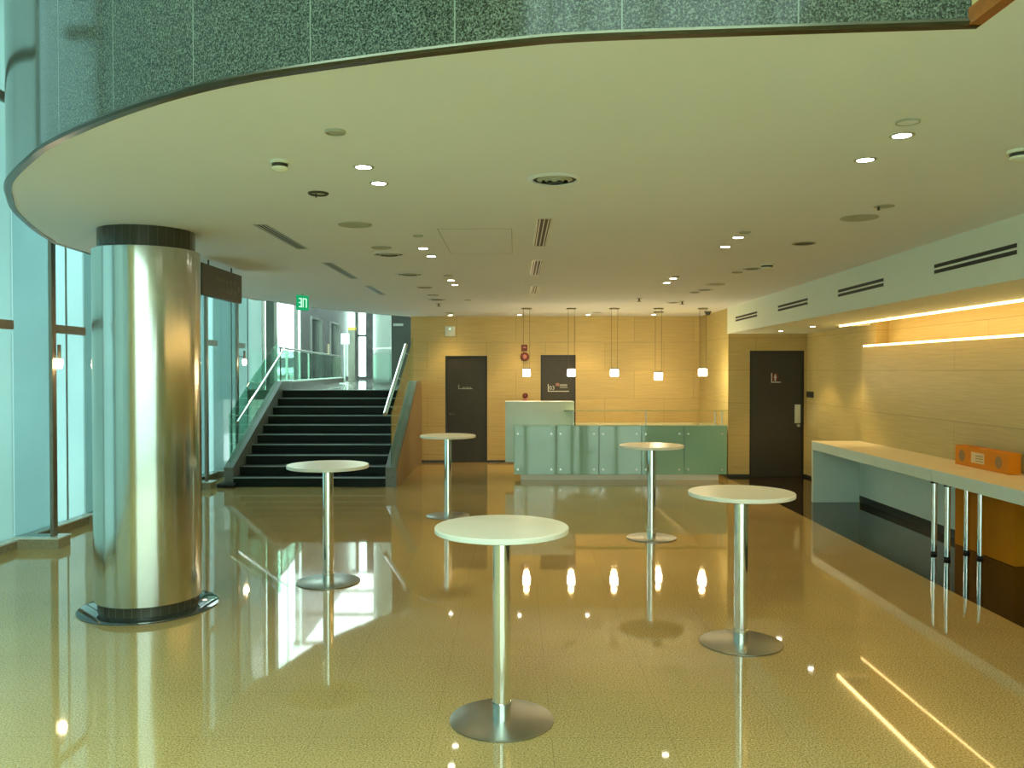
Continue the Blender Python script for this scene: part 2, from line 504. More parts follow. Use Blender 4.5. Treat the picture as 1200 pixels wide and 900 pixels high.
# ------------------------------------------------------------------ walls
# back wall with two door openings
d1l, d1r, d1t = P(522, 480, y=YB).x, P(571, 480, y=YB).x, P(545, 417, y=YB).z
d2l, d2r, d2t = P(633.5, 480, y=YB).x, P(674.5, 480, y=YB).x, P(655, 416, y=YB).z
b = MB()
for x0, x1, z0 in ((-2.12, d1l, 0), (d1l, d1r, d1t), (d1r, d2l, 0), (d2l, d2r, d2t), (d2r, XC+.2, 0)):
    b.box(x0, x1, YB, YB+.2, z0, HIGH)
struct(b, 'wall_back', M['travX'], smooth=False)
struct(MB().box(XC, XC+.2, YR+.002, YB, 0, HIGH), 'wall_side', M['travY'], smooth=False)
d3l, d3r, d3t = P(878.5, 480, y=YR).x, P(942, 480, y=YR).x, P(910, 411, y=YR).z
b = MB()
for x0, x1, z0 in ((XC+.2, d3l, 0), (d3l, d3r, d3t), (d3r, XR2+.2, 0)): b.box(x0, x1, YR, YR+.2, z0, HIGH)
b.box(XC, XC+.2, YR, YR+.0015, 0, HIGH)
struct(b, 'wall_restroom', M['travX'], smooth=False)
b = MB()
b.box(XR2, XR2+.3, YJ, YR, 0, HIGH)                 # far length of the right wall
b.box(XR, XR2+.3, YW, YJ, 0, 2.20)                 # near length, below the lit recess
b.box(5.28, XR2+.3, YW, YJ, 2.20, HIGH)            # back of the recess
b.box(XR, 5.28, YW, YJ, 2.94, HIGH)
struct(b, 'wall_right', M['travY'], smooth=False)
# skirtings
b = MB()
for x0, x1 in ((-1.92, d1l), (d1r, d2l), (d2r, XC)): b.box(x0, x1, YB-.012, YB, 0, .045)
struct(b, 'baseboard_back', M['skirt'])
b = MB().box(XC, d3l, YR-.012, YR, 0, .045).box(d3r, XR2, YR-.012, YR, 0, .045)
struct(b, 'baseboard_restroom', M['skirt'])
struct(MB().box(XC-.012, XC, YR, YB, 0, .045), 'baseboard_side', M['skirt'])
struct(MB().box(XR2-.012, XR2, YJ, YR, 0, .045), 'baseboard_right', M['skirt'])

# bulkhead with sloping run, its soffit and the light slot next to the wall
b = MB()
y0, y1 = YW, YR
b.prism([(bulk_x(y0), y0), (slot_x(y0), y0), (slot_x(12.1), 12.1), (5.10, 12.1), (5.10, y1), (bulk_x(y1), y1)], ZS, ZS+.06)
b.prism([(bulk_x(y0), y0), (bulk_x(y0)+.06, y0), (bulk_x(y1)+.06, y1), (bulk_x(y1), y1)], ZS+.06, CZ)
b.prism([(slot_x(y0)-.04, y0), (slot_x(y0), y0), (slot_x(12.1), 12.1), (slot_x(12.1)-.04, 12.1)], ZS+.06, ZS+.14)
struct(b, 'ceiling_bulkhead', M['bulk'], smooth=False)
# the two LED runs of the cove
led = MB(); yA, yB_ = 2.0, 12.0
led.prism([(slot_x(yA)+.001, yA), (slot_x(yA)+.022, yA), (slot_x(yB_)+.022, yB_), (slot_x(yB_)+.001, yB_)], ZS-.020, ZS+.03)
tag(led.build('ceiling_light_strip', M['led']), 'long warm light strip along the ceiling slot above the white counters', 'light strip', 'warm cove light strips')
led = MB().box(XR+.012, XR+.05, 2.0, YJ-.01, 2.202, 2.225)
tag(led.build('wall_light_strip', M['led']), 'long warm light strip on the wall ledge above the white counters, lower of the two', 'light strip', 'warm cove light strips')

# rear of the lobby behind the viewer: tall glazing
rx = [-3.0+1.13*k for k in range(8)]
struct(MB().box(XW, -3.0, YW-.1, YW+.1, 0, HIGH), 'wall_rear', M['travX'])
for k in range(7):
    w = sgroup('window_%d' % (20+k), ((rx[k]+rx[k+1])/2, YW, 0))
    b = MB()
    b.box(rx[k], rx[k]+.06, YW-.06, YW+.06, 0, HIGH); b.box(rx[k+1]-.06, rx[k+1], YW-.06, YW+.06, 0, HIGH)
    for z in (0, 2.4, 4.7, HIGH-.1): b.box(rx[k], rx[k+1], YW-.05, YW+.05, z, z+.1)
    b.build('window_frame', M['post'], w)
    MB().box(rx[k], rx[k+1], YW-.006, YW+.006, 0, HIGH).build('window_pane', M['rear'], w)

# ------------------------------------------------------------------ doors
def person_icon(mb, cx, y, cz, s):
    """small standing figure in the x/z plane"""
    pts = [(cx+.11*s*math.cos(2*PI*k/14), y, cz+.36*s+.11*s*math.sin(2*PI*k/14)) for k in range(14)]
    mb.extrude(pts, (0, -.003, 0))
    out = [(-.17, .22), (.17, .22), (.17, -.12), (.10, -.12), (.09, -.5), (-.09, -.5), (-.10, -.12), (-.17, -.12)]
    mb.extrude([(cx+a*s, y, cz+c*s) for a, c in reversed(out)], (0, -.003, 0))
def bracket(mb, x0, z0, w, h, y, t=.014):
    """thin L-shaped corner line of a door sign"""
    mb.box(x0, x0+t, y-.004, y, z0, z0+h).box(x0, x0+w, y-.004, y, z0, z0+t)
def textobj(name, body, loc, size, mat, parent):
    cu = bpy.data.curves.new(name, 'FONT'); cu.body = body; cu.size = size; cu.extrude = .002
    cu.materials.append(mat)
    o = bpy.data.objects.new(name, cu); COL.objects.link(o)
    o.parent = parent; o.location = Vector(loc) - wloc(parent); o.rotation_euler = (PI/2, 0, 0)
    return o
def door(name, x0, x1, zt, y, handle=None):
    d = sgroup(name, ((x0+x1)/2, y, 0))
    b = MB()
    b.box(x0, x0+.03, y-.004, y+.12, 0, zt).box(x1-.03, x1, y-.004, y+.12, 0, zt).box(x0+.03, x1-.03, y-.004, y+.12, zt-.03, zt)
    b.build('door_frame', M['doorframe'], d)
    MB().box(x0+.03, x1-.03, y+.018, y+.07, .001, zt-.03, bev=.003).build('door_leaf', M['door'], d)
    return d
door1 = door('door_1', d1l, d1r, d1t, YB)
p = P(537, 456, y=YB)
b = MB(); bracket(b, p.x, p.z, .29, .09, YB+.018, .016)
sg = b.build('door_sign', M['pale_mid'], door1); tag(sg, 'grey L shaped sign line with a short line of small text')
q = P(541, 454.5, y=YB)
b = MB()
for k, w in enumerate((.03, .02, .035, .02, .03)): b.box(q.x+.02+k*.036, q.x+.02+k*.036+w*.8, YB+.014, YB+.018, q.z-.012, q.z+.022)
b.build('sign_text', M['pale_dim'], sg)
MB().tube([(d1l+.09, YB+.018, .98), (d1l+.09, YB-.02, .98)], .022).tube([(d1l+.09, YB-.02, .98), (d1l+.19, YB-.02, .98)], .009).build('door_handle', M['bronze'], door1)
door2 = door('door_2', d2l, d2r, d2t, YB)
p = P(642, 459, y=YB)
b = MB(); bracket(b, p.x, p.z, .43, .155, YB+.018, .017)
sg = b.build('door_sign', M['pale'], door2); tag(sg, 'pale L shaped sign line with number and red letters')
textobj('sign_number', '03', (p.x+.025, YB+.014, p.z+.04), .115, M['pale'], sg)
b = MB(); q = P(651.5, 451, y=YB)
for k in range(3): b.box(q.x+k*.024, q.x+k*.024+.016, YB+.013, YB+.018, q.z-.03+.01*(k % 2), q.z+.035)
b.build('sign_mark', M['redpale'], sg)
b = MB(); q = P(656, 452, y=YB)
for k in range(5): b.box(q.x+k*.031, q.x+k*.031+.025, YB+.013, YB+.018, q.z-.012, q.z+.03)
b.box(q.x, q.x+.16, YB+.013, YB+.018, q.z-.045, q.z-.03)
b.build('sign_text', M['pale_mid'], sg)
door3 = door('door_3', d3l, d3r, d3t, YR)
p = P(904, 448.5, y=YR)
b = MB(); bracket(b, p.x, p.z, .17, .17, YR+.018, .018)
sg = b.build('door_sign', M['pale'], door3); tag(sg, 'restroom sign with pale L line and small standing figure')
MB().box(p.x+.022, p.x+.12, YR+.014, YR+.018, p.z+.022, p.z+.16).build('sign_panel', M['red'], sg)
b = MB(); person_icon(b, p.x+.071, YR+.0135, p.z+.092, .125); b.build('sign_figure', M['pale'], sg)
p0, p1 = P(931.5, 496, y=YR), P(938.5, 474, y=YR)
hp = MB().box(p0.x, p1.x, YR+.006, YR+.018, p0.z, p1.z, bev=.003).build('door_push_plate', M['aluminium'], door3)
q = P(935.5, 498.5, y=YR)
b = MB(); b.tube([(q.x, YR+.018, q.z), (q.x, YR-.03, q.z)], .026, 20); b.build('door_knob', M['aluminium'], door3)

# ------------------------------------------------------------------ steel column
cc = Vector((-2.905, 6.63))
col = thing('column', 'large round brushed steel column standing on a dark floor ring', 'column', (cc.x, cc.y, 0))
O = (cc.x, cc.y, 0)
MB().lathe(O, [(0, 0), (.52, 0), (.52, .006), (.513, .009), (0, .009)], 96).build('floor_ring', plain('ring_stone', (.03, .036, .032), .04, spec=.9), col)
MB().lathe(O, [(.372, .009), (.372, .11), (.30, .11)], 96).build('plinth', M['mosaic'], col)
MB().lathe(O, [(.30, .088), (.394, .088), (.397, .091), (.397, 2.80), (.394, 2.803), (.30, 2.803)], 128).build('shaft', M['steel'], col)
MB().lathe(O, [(.30, 2.79), (.358, 2.79), (.358, CZ-.001), (.30, CZ-.001)], 96).build('collar', M['mosaic'], col)
for ob in col.children: pass

# ------------------------------------------------------------------ cocktail tables
TH = 1.04
def make_table():
    t = thing('cocktail_table', '', 'table', (0, 0, 0), 'round cocktail tables standing on the terrazzo floor')
    O = (0, 0, 0)
    MB().lathe(O, [(0, TH-.030), (.350, TH-.030), (.3565, TH-.026), (.3565, TH-.004), (.353, TH), (0, TH)], 96).build('tabletop', M['white_lam'], t)
    MB().lathe(O, [(.0, TH-.040), (.14, TH-.040), (.145, TH-.037), (.145, TH-.0305), (0, TH-.0305)], 48).build('mounting_plate', M['grey_metal'], t)
    MB().lathe(O, [(.047, .0105), (.047, TH-.0405)], 48).lathe(O, [(.050, .0105), (.050, .10), (.047, .101)], 48).build('pole', M['chrome'], t)
    MB().lathe(O, [(0, 0), (.272, 0), (.278, .003), (.278, .008), (.273, .0105), (0, .0105)], 96).build('base', M['chromebase'], t)
    return t
tab = make_table()
spots = [((588, 842.5), 'white round cocktail table on chrome pole, the largest and closest of the five'),
         ((868, 752.5), 'white round cocktail table on chrome pole beside the dark floor strip and counters'),
         ((384.8, 681), 'white round cocktail table on chrome pole in front of the dark stairs'),
         ((763.3, 629.8), 'white round cocktail table with warm lit top, right in front of the green glass desk'),
         ((525, 604), 'white round cocktail table farthest back, in front of the dark grey door')]
for i, ((px, py), lb) in enumerate(spots):
    w = P(px, py, z=.006)
    o = tab if i == 0 else copy_tree(tab)
    o.location = (w.x, w.y, 0); o['label'] = lb

# ------------------------------------------------------------------ white counters on the right
XF, ZT = 4.215, .868
ct = thing('counter', 'long white wall counter with solid end panel and chrome legs, near the restroom door', 'counter', (4.55, 10.2, 0), 'white wall counters')
YE0, YE1 = 8.53, 11.96
MB().box(XF, XR-.004, YE0, YE1-.0, ZT-.006, ZT, bev=.002).build('worktop', M['counter_top'], ct)
MB().box(XF, XR-.006, YE0, YE1, ZT-.125, ZT-.0065, bev=.002).build('apron', M['counter'], ct)
MB().box(XF, XR-.03, YE1-.06, YE1, 0, ZT-.1255, bev=.002).build('end_panel', M['counter'], ct)
MB().box(XR-.03, XR-.006, 9.15, YE1-.062, .10, ZT-.1255).build('back_panel', M['counter'], ct)
MB().box(XR-.022, XR-.006, 9.15, YE1-.062, 0, .10).build('skirting', M['skirt'], ct)
def cleg(par, x, y):
    l = MB().lathe((x, y, 0), [(.028, .03), (.028, ZT-.1255)], 24).build('leg', M['chrome'], par)
    MB().lathe((x, y, 0), [(0, 0), (.03, 0), (.03, .03), (0, .03)], 24).build('foot', M['rubber'], l)
    MB().lathe((x, y, 0), [(.0285, ZT-.145), (.036, ZT-.145), (.036, ZT-.126), (.0285, ZT-.126)], 24).build('flange', M['black'], l)
w = P(1093, 650, z=0); cleg(ct, 4.262, w.y+.03)
w = P(1132, 648, z=0); cleg(ct, 4.62, w.y)
ct2 = thing('counter', 'white wall counter with chrome legs carrying the orange carton', 'counter', (4.55, 6.4, 0), 'white wall counters')
YN0 = 4.2
MB().box(XF+.005, XR-.004, YN0, YE0-.02, ZT-.006, ZT, bev=.002).build('worktop', M['counter_top'], ct2)
MB().box(XF+.005, XR-.006, YN0, YE0-.02, ZT-.125, ZT-.0065, bev=.002).build('apron', M['counter'], ct2)
cleg(ct2, 4.262, P(1106, 656, z=0).y); cleg(ct2, 4.62, P(1149, 655, z=0).y+.02)
cleg(ct2, 4.262, YN0+.15); cleg(ct2, 4.62, YN0+.15)

# ------------------------------------------------------------------ orange cartons
def carton(label, x0, x1, y0, y1, z0, z1, printed):
    c = thing('carton', label, 'box', ((x0+x1)/2, (y0+y1)/2, z0), 'orange cartons')
    MB().box(x0, x1, y0, y1, z0+.001, z1, bev=.004).build('box', M['orange'], c)
    b = MB(); h = z1-z0
    b.box(x0-.0016, x1-.004, (y0+y1)/2-.025, (y0+y1)/2+.025, z1, z1+.0012)
    b.build('tape', plain('carton_tape', (.78, .34, .04), .3), c)
    if printed:
        for yy, nm in ((y0+.17*(y1-y0), 'near'), (y0+.86*(y1-y0), 'far')):
            b = MB(); R = h*.30
            for k in range(6):                       # round ribbed emblem
                a = -R + (k+.5)*R/3; hh = math.sqrt(max(R*R-a*a, 0))
                b.box(x0-.0018, x0, yy+a-R*.11, yy+a+R*.11, z0+h*.5-hh, z0+h*.5+hh)
            b.build('emblem', M['print'], c)
        yc = y0+.55*(y1-y0)
        lb = MB().box(x0-.0018, x0, yc-.12, yc+.12, z0+h*.25, z0+h*.78).build('paper_label', M['print_pale'], c)
        b = MB()
        for k in range(3): b.box(x0-.0026, x0-.0018, yc-.10, yc+.04, z0+h*(.34+.13*k), z0+h*(.38+.13*k))
        b.build('label_print', M['print'], lb)
    return c
carton('long orange cardboard carton with grey emblems lying on the white counter', 4.72, 4.84, 8.05, 9.03, ZT, ZT+.205, True)
carton('large flat orange carton standing on the floor under the white counter', 4.74, 4.84, 7.98, 9.06, 0, .715, False)

# ------------------------------------------------------------------ reception desk
YD = 14.33
dk = thing('reception_desk', 'long green glass fronted reception desk with white raised block at one end', 'desk', (1.8, YD+.4, 0))
xl, xr = P(602, 520, y=YD).x, P(852, 520, y=YD).x
zb, zt = P(700, 556, y=YD).z, P(700, 498.5, y=YD).z
np_ = 5; pw = (xr-xl)/np_
for k in range(np_):
    g = MB().box(xl+k*pw+.005, xl+(k+1)*pw-.005, YD, YD+.012, zb, zt, bev=.002).build('front_panel', M['desk_glass'], dk)
    for sx in (.07, pw-.085):
        for zz in (zb+.085, zt-.145):
            b = MB(); b.tube([(xl+k*pw+sx, YD-.012, zz), (xl+k*pw+sx, YD+.03, zz)], .018, 16)
            b.build('stud', M['aluminium'], g)
MB().box(xl+.02, xr-.02, YD+.03, YD+.75, .12, zt-.02).build('carcass', M['counter'], dk)
MB().box(xl, xr, YD-.004, YD+.78, zt-.018, zt, bev=.003).build('worktop', plain('desk_top_glass', (.40, .62, .48), .06, coat=.5), dk)
MB().box(xl+.12, xr-.14, YD+.02, YD+.7, 0, .118).build('plinth', M['white_lam'], dk)
MB().box(xr-.012, xr, YD+.014, YD+.76, zb, zt-.02).build('end_panel', M['desk_glass'], dk)
# raised white block, cantilevered clear of the floor
w0, w1 = P(592, 500, y=14.5).x, P(673, 500, y=14.5).x
rb = MB().box(w0, w1, YD+.20, YD+.50, .28, P(630, 470.5, y=14.5).z, bev=.006, seg=2)
rb.build('raised_block', plain('white_block', (.85, .96, .89), .28, var=.03, scale=2), dk)
# glass shelf on thin posts
zsh = P(760, 480.5, y=YD+.12).z
sx0, sx1 = P(661, 480, y=YD+.12).x, P(852, 480, y=YD+.12).x
sh = MB().box(sx0, sx1, YD+.0, YD+.19, zsh-.010, zsh+.004, bev=.002).build('glass_shelf', plain('shelf_glass_edge', (.42, .46, .16), .06, coat=.4), dk)
for px in (671, 757, 838, 846):
    x = P(px, 490, y=YD+.1).x
    MB().lathe((x, YD+.1, 0), [(0, zt), (.03, zt), (.03, zt+.006), (.011, zt+.007), (.011, zsh-.0105)], 16).build('shelf_post', M['aluminium'], dk)

# ------------------------------------------------------------------ pendant lamps above the desk
YP = 14.75
def make_pendant():
    t = thing('pendant_lamp', '', 'lamp', (0, 0, 0), 'small glass pendant lamps in a row above the desk')
    s = .065
    MB().box(-s, s, -s, s, -.07, .055, bev=.012, seg=3).build('lamp_shade', M['pend'], t)
    MB().box(-s-.003, s+.003, -s-.003, s+.003, .0555, .078, bev=.004).build('cap', M['grey_metal'], t)
    return t
pen = make_pendant()
pl = ['small glowing pendant lamp in front of the red fire alarm', 'small glowing pendant lamp in front of the dark door with red lettering',
      'small glowing pendant lamp, middle of the row of five', 'small glowing pendant lamp hanging slightly lower than the others in the row',
      'small glowing pendant lamp at the wall corner, rightmost of the row']
for i, (px, py) in enumerate(((617, 436.5), (669.5, 436.5), (720, 436.5), (771.5, 440.5), (823.5, 436))):
    w = P(px, py, y=YP)
    o = pen if i == 0 else copy_tree(pen)
    o.location = w; o['label'] = pl[i]
    for s in (-1, 1):
        MB().tube([(w.x+s*.055, w.y, w.z+.078), (w.x+s*.055, w.y, CZ-.016)], .0028, 6).build('cord', M['cord'], o)
    MB().lathe((w.x, w.y, CZ), [(0, -.018), (.085, -.018), (.09, -.014), (.09, -.0005), (0, -.0005)], 24).build('canopy', M['grey_metal'], o)
    lamp('POINT', 'pendant_light', (w.x, w.y, w.z-.13), 4.5, (1, .72, .34), o, shadow_soft_size=.05)
    lamp('POINT', 'ceiling_glow_fill', (w.x, w.y, w.z+.16), 2.2, (1, .68, .28), o, shadow_soft_size=.05)  # fill light added above the opaque cap to warm the ceiling

# ------------------------------------------------------------------ ceiling fixtures
WARM = (1, .72, .31)
def make_downlight():
    t = thing('downlight', '', 'ceiling light', (0, 0, 0), 'lit recessed downlights')
    MB().lathe((0, 0, 0), [(.042, -.004), (.050, -.005), (.056, -.003), (.057, -.0005), (.042, -.0005)], 32).build('trim_ring', M['vent_grey'], t)
    MB().lathe((0, 0, 0), [(0, -.0035), (.041, -.0035), (.041, -.001)], 32).build('lens', M['lens'], t)
    return t
dl = make_downlight()
DL = [((426, 195.5), 'lit round downlight, first of the pair near the smoke detector', 22),
      ((444, 214.5), 'lit round downlight, second of the pair near the smoke detector', 22),
      ((1057, 158.5), 'lit round downlight at the front right, beside a blank disc', 22),
      ((1014, 187), 'lit round downlight at the front right, farther one of its pair', 22),
      ((496, 291), 'lit small downlight in the middle of the left ceiling row, nearer of two', 26),
      ((505.5, 300.2), 'lit small downlight in the middle of the left ceiling row, farther of two', 26),
      ((528.5, 328.3), 'lit tiny downlight in the far left ceiling pair, nearer of two', 30),
      ((533, 333.7), 'lit tiny downlight in the far left ceiling pair, farther of two', 30),
      ((865, 278), 'lit downlight at right of the ceiling before the bulkhead vents, nearer of two', 26),
      ((850, 289), 'lit downlight at right of the ceiling before the bulkhead vents, farther of two', 26),
      ((789, 326.3), 'lit tiny downlight in the far right ceiling pair, nearer of two', 30),
      ((781.5, 331.3), 'lit tiny downlight in the far right ceiling pair, farther of two', 30),
      ((528, 369.3), 'lit downlight at the back wall above the white wall box', 34),
      ((609, 368.8), 'lit downlight at the back wall above the red alarm', 42),
      ((689, 368.8), 'lit downlight at the back wall between the second and third pendant lamps', 42),
      ((766, 368.5), 'lit downlight at the back wall beside the fourth pendant lamp', 42)]
first = True
for (px, py), lb, en in DL:
    w = P(px, py, z=CZ)
    if w.y > 16.6: w.y = 16.6
    o = dl if first else copy_tree(dl); first = False
    o.location = (w.x, w.y, CZ); o['label'] = lb
    lamp('SPOT', 'downlight_beam', (w.x, w.y, CZ-.03), en*(.78 if en > 33 else .38), WARM, o, spot_size=math.radians(78 if en > 33 else 105), spot_blend=.5, shadow_soft_size=.04)
for (px, py), lb in (((915, 387.7), 'lit downlight in the low soffit right above the restroom door'), ((952.5, 382.5), 'lit downlight in the low soffit by the wall corner at the restroom')):
    w = P(px, py, z=ZS)
    o = copy_tree(dl); o.location = (w.x, w.y, ZS); o['label'] = lb
    lamp('SPOT', 'downlight_beam', (w.x+.1, w.y, ZS-.03), 38, WARM, o, spot_size=math.radians(84), spot_blend=.4, shadow_soft_size=.03)

def disc(name, px, py, r, mat, label, cat, group=None, depth=.008):
    w = P(px, py, z=CZ)
    if w.y > 16.7: w.y = 16.7
    t = thing(name, label, cat, (w.x, w.y, CZ), group)
    MB().lathe((w.x, w.y, CZ), [(r*.86, -depth*.6), (r*.9, -depth), (r, -depth*.7), (r, -.0005), (r*.86, -.0005)], 40).build('rim', M['vent_grey'], t)
    MB().lathe((w.x, w.y, CZ), [(0, -depth*.7), (r*.855, -depth*.5), (r*.855, -.0008)], 40).build('cover', mat, t)
    return t
SPK = 'round flush ceiling speakers'
disc('ceiling_speaker', 416, 263, .125, M['speaker'], 'grey round flush ceiling speaker by the first long slot vent at left', 'speaker', SPK)
disc('ceiling_speaker', 1007, 255, .13, M['speaker'], 'grey round flush ceiling speaker near the right bulkhead, beside a small detector', 'speaker', SPK)
disc('ceiling_speaker', 942, 285, .10, M['vent_dark'], 'dark round ceiling speaker near the right bulkhead, darker of the two there', 'speaker', SPK)
disc('ceiling_speaker', 447, 290, .09, M['speaker'], 'small grey round ceiling speaker just in front of a dark round air vent', 'speaker', SPK)
disc('ceiling_speaker', 497.5, 336.5, .10, M['speaker'], 'small grey round ceiling speaker behind the second dark air vent at left', 'speaker', SPK)
disc('ceiling_speaker', 838.5, 333, .12, M['vent_grey'], 'grey round ceiling speaker far right, in front of a dark air vent', 'speaker', SPK)
BLK = 'blank round ceiling plates'
disc('ceiling_plate', 393, 153.5, .048, M['vent_grey'], 'small blank round plate in the front left of the ceiling', 'ceiling plate', BLK, .012)
disc('ceiling_plate', 1064, 142.5, .052, M['ceiling'], 'small blank round plate beside the front right downlight', 'ceiling plate', BLK)
disc('ceiling_plate', 490, 276, .042, M['vent_grey'], 'tiny blank round plate just in front of the middle left downlights', 'ceiling plate', BLK)
disc('ceiling_plate', 525, 323, .05, M['vent_grey'], 'tiny blank round plate just in front of the far left downlight pair', 'ceiling plate', BLK)
disc('ceiling_plate', 507.5, 345.7, .085, M['vent_grey'], 'flat round plate right in front of the farthest left air vent', 'ceiling plate', BLK)
disc('ceiling_plate', 548, 351.5, .05, M['vent_grey'], 'tiny blank round plate far back between vents and the center slots', 'ceiling plate', BLK)
disc('ceiling_plate', 528, 366.3, .10, M['vent_grey'], 'flat round plate at the back wall before the leftmost back downlight', 'ceiling plate', BLK)
disc('ceiling_plate', 873, 272, .045, M['vent_grey'], 'tiny blank round plate beside the right downlight pair', 'ceiling plate', BLK)
disc('ceiling_plate', 864, 319, .06, M['vent_grey'], 'tiny round plate behind the right air vent and pale detector', 'ceiling plate', BLK)
disc('ceiling_plate', 814, 342.5, .07, M['vent_dark'], 'dark small round plate far right behind the air vent', 'ceiling plate', BLK)
disc('ceiling_plate', 792, 323.8, .045, M['vent_grey'], 'tiny blank round plate by the far right downlight pair', 'ceiling plate', BLK)

def diffuser(px, py, r, label):
    w = P(px, py, z=CZ)
    t = thing('ceiling_air_vent', label, 'air vent', (w.x, w.y, CZ), 'round ceiling air diffusers')
    O = (w.x, w.y, CZ)
    MB().lathe(O, [(0, -.002), (r*.8, -.002)], 48).build('duct', M['black'], t)
    MB().lathe(O, [(r*.81, -.003), (r*.83, -.010), (r*.90, -.009), (r, -.003), (r, -.0005), (r*.81, -.0005)], 48).build('outer_ring', M['ceiling'], t)
    for q in (.62, .36):
        rr = r*q
        MB().lathe(O, [(rr*.80, -.0145), (rr, -.0035), (rr*1.06, -.003), (rr*.84, -.0155)], 40).build('cone_ring', M['vent_grey'], t)
    MB().lathe(O, [(0, -.012), (r*.11, -.011), (r*.12, -.003), (0, -.003)], 24).build('hub', M['vent_grey'], t)
diffuser(650, 210, .155, 'large round ringed air vent in the front middle of the ceiling')
diffuser(456, 297.5, .16, 'dark round air vent right behind a small grey speaker at left')
diffuser(480, 321, .165, 'dark round air vent second in the left row, beside the third slot vent')
diffuser(512, 350.5, .17, 'dark round air vent farthest back in the left row')
diffuser(881, 314, .125, 'dark round air vent by the pale smoke detector before the bulkhead')
diffuser(826, 339, .13, 'dark round air vent far right, behind the grey round speaker')
diffuser(789, 354, .14, 'dark round air vent farthest right, near the dome camera')
diffuser(699, 365.6, .15, 'dark round air vent between the second and third pendant canopies')

def detector(px, py, r, label):
    w = P(px, py, z=CZ)
    t = thing('smoke_detector', label, 'smoke detector', (w.x, w.y, CZ), 'white smoke detectors')
    O = (w.x, w.y, CZ)
    MB().lathe(O, [(r, -.0005), (r, -.012), (r*.95, -.016), (0, -.016)], 36).build('base', M['detector'], t)
    MB().lathe(O, [(r*.80, -.0165), (r*.80, -.028), (r*.74, -.034)], 36).build('sensor_slot', M['vent_dark'], t)
    MB().lathe(O, [(r*.84, -.034), (r*.80, -.044), (r*.45, -.056), (0, -.058), (0, -.034), (r*.84, -.034)], 36).build('cap', M['detector'], t)
detector(328, 188.5, .05, 'white round smoke detector at the front left of the ceiling')
detector(1196, 176, .06, 'white round smoke detector at the right edge of the ceiling')
detector(899, 309.5, .07, 'pale smoke detector next to the right air vent')
w = P(373, 226, z=CZ)
t = thing('ceiling_sensor', 'dark round recessed ceiling sensor with small stem near the column', 'sensor', (w.x, w.y, CZ))
MB().lathe((w.x, w.y, CZ), [(.046, -.010), (.056, -.012), (.063, -.006), (.063, -.0005), (.046, -.0005)], 36).build('rim', M['vent_dark'], t)
MB().lathe((w.x, w.y, CZ), [(0, -.006), (.045, -.004), (.045, -.001)], 36).build('cover', M['vent_grey'], t)
MB().lathe((w.x-.012, w.y-.01, CZ), [(0, -.03), (.006, -.03), (.006, -.0065), (0, -.0065)], 12).build('stem', M['vent_dark'], t)
w = P(1036, 241.5, z=CZ)
t = thing('ceiling_sensor', 'small ceiling sensor with tiny side stem near the right speaker', 'sensor', (w.x, w.y, CZ))
MB().lathe((w.x, w.y, CZ), [(0, -.006), (.060, -.006), (.066, -.004), (.066, -.0005), (0, -.0005)], 36).build('rim', M['vent_grey'], t)
MB().lathe((w.x-.04, w.y-.01, CZ), [(0, -.03), (.008, -.03), (.008, -.0065), (0, -.0065)], 12).build('stem', M['vent_dark'], t)
# sprinklers and dome camera
for (px, py), lb in (((514, 355.5), 'small dark sprinkler head behind the farthest left air vent'), ((749, 349.5), 'tiny sprinkler head in the far right middle of the ceiling'),
                     ((799.5, 353.0), 'tiny sprinkler head right beside the farthest right air vent')):
    w = P(px, py, z=CZ)
    t = thing('ceiling_sprinkler', lb, 'sprinkler', (w.x, w.y, CZ), 'ceiling sprinklers')
    MB().lathe((w.x, w.y, CZ), [(0, -.006), (.04, -.006), (.045, -.0005), (0, -.0005)], 20).build('escutcheon', M['vent_grey'], t)
    MB().lathe((w.x, w.y, CZ), [(0, -.05), (.035, -.05), (.035, -.046), (.010, -.044), (.012, -.0065), (0, -.0065)], 16).build('head', M['vent_dark'], t)
w = P(829.5, 366.3, z=CZ); w.y = 15.6; w.x = P(829.5, 366.3, y=15.6).x
t = thing('ceiling_camera', 'small black dome camera on the ceiling by the wall corner', 'camera', (w.x, w.y, CZ))
MB().lathe((w.x, w.y, CZ), [(0, -.02), (.06, -.02), (.065, -.015), (.065, -.0005), (0, -.0005)], 24).build('base', M['vent_dark'], t)
MB().lathe((w.x, w.y, CZ), [(0, -.075), (.025, -.07), (.044, -.05), (.05, -.0205), (0, -.0205)], 24).build('dome', M['carglass'], t)

# long slot diffusers
def slot_vent(x, y0, y1, wd, label, group):
    t = thing('slot_vent', label, 'air vent', (x, (y0+y1)/2, CZ), group)
    h = wd/2
    fr = MB()
    fr.box(x-h, x-h+.012, y0, y1, CZ-.0025, CZ-.0004).box(x+h-.012, x+h, y0, y1, CZ-.0025, CZ-.0004)
    fr.box(x-h+.012, x+h-.012, y0, y0+.012, CZ-.0025, CZ-.0004).box(x-h+.012, x+h-.012, y1-.012, y1, CZ-.0025, CZ-.0004)
    fr.build('frame', M['blade'], t)
    MB().box(x-h+.012, x+h-.012, y0+.012, y1-.012, CZ-.0012, CZ-.0004).build('duct', M['black'], t)
    for k in (-1, 0, 1):
        w_ = .008 if k == 0 else .009
        cx = x + k*(h-.026)
        MB().box(cx-w_/2, cx+w_/2, y0+.012, y1-.012, CZ-.003, CZ-.0013).build('blade', M['blade'], t)
SC, SL = 'slot vents along the ceiling middle', 'slot vents along the left of the ceiling'
slot_vent(.21, 6.05, 7.40, .115, 'long metal slot vent in the ceiling middle, closest of three', SC)
slot_vent(.225, 8.35, 9.62, .115, 'metal slot vent in the ceiling middle, second of three', SC)
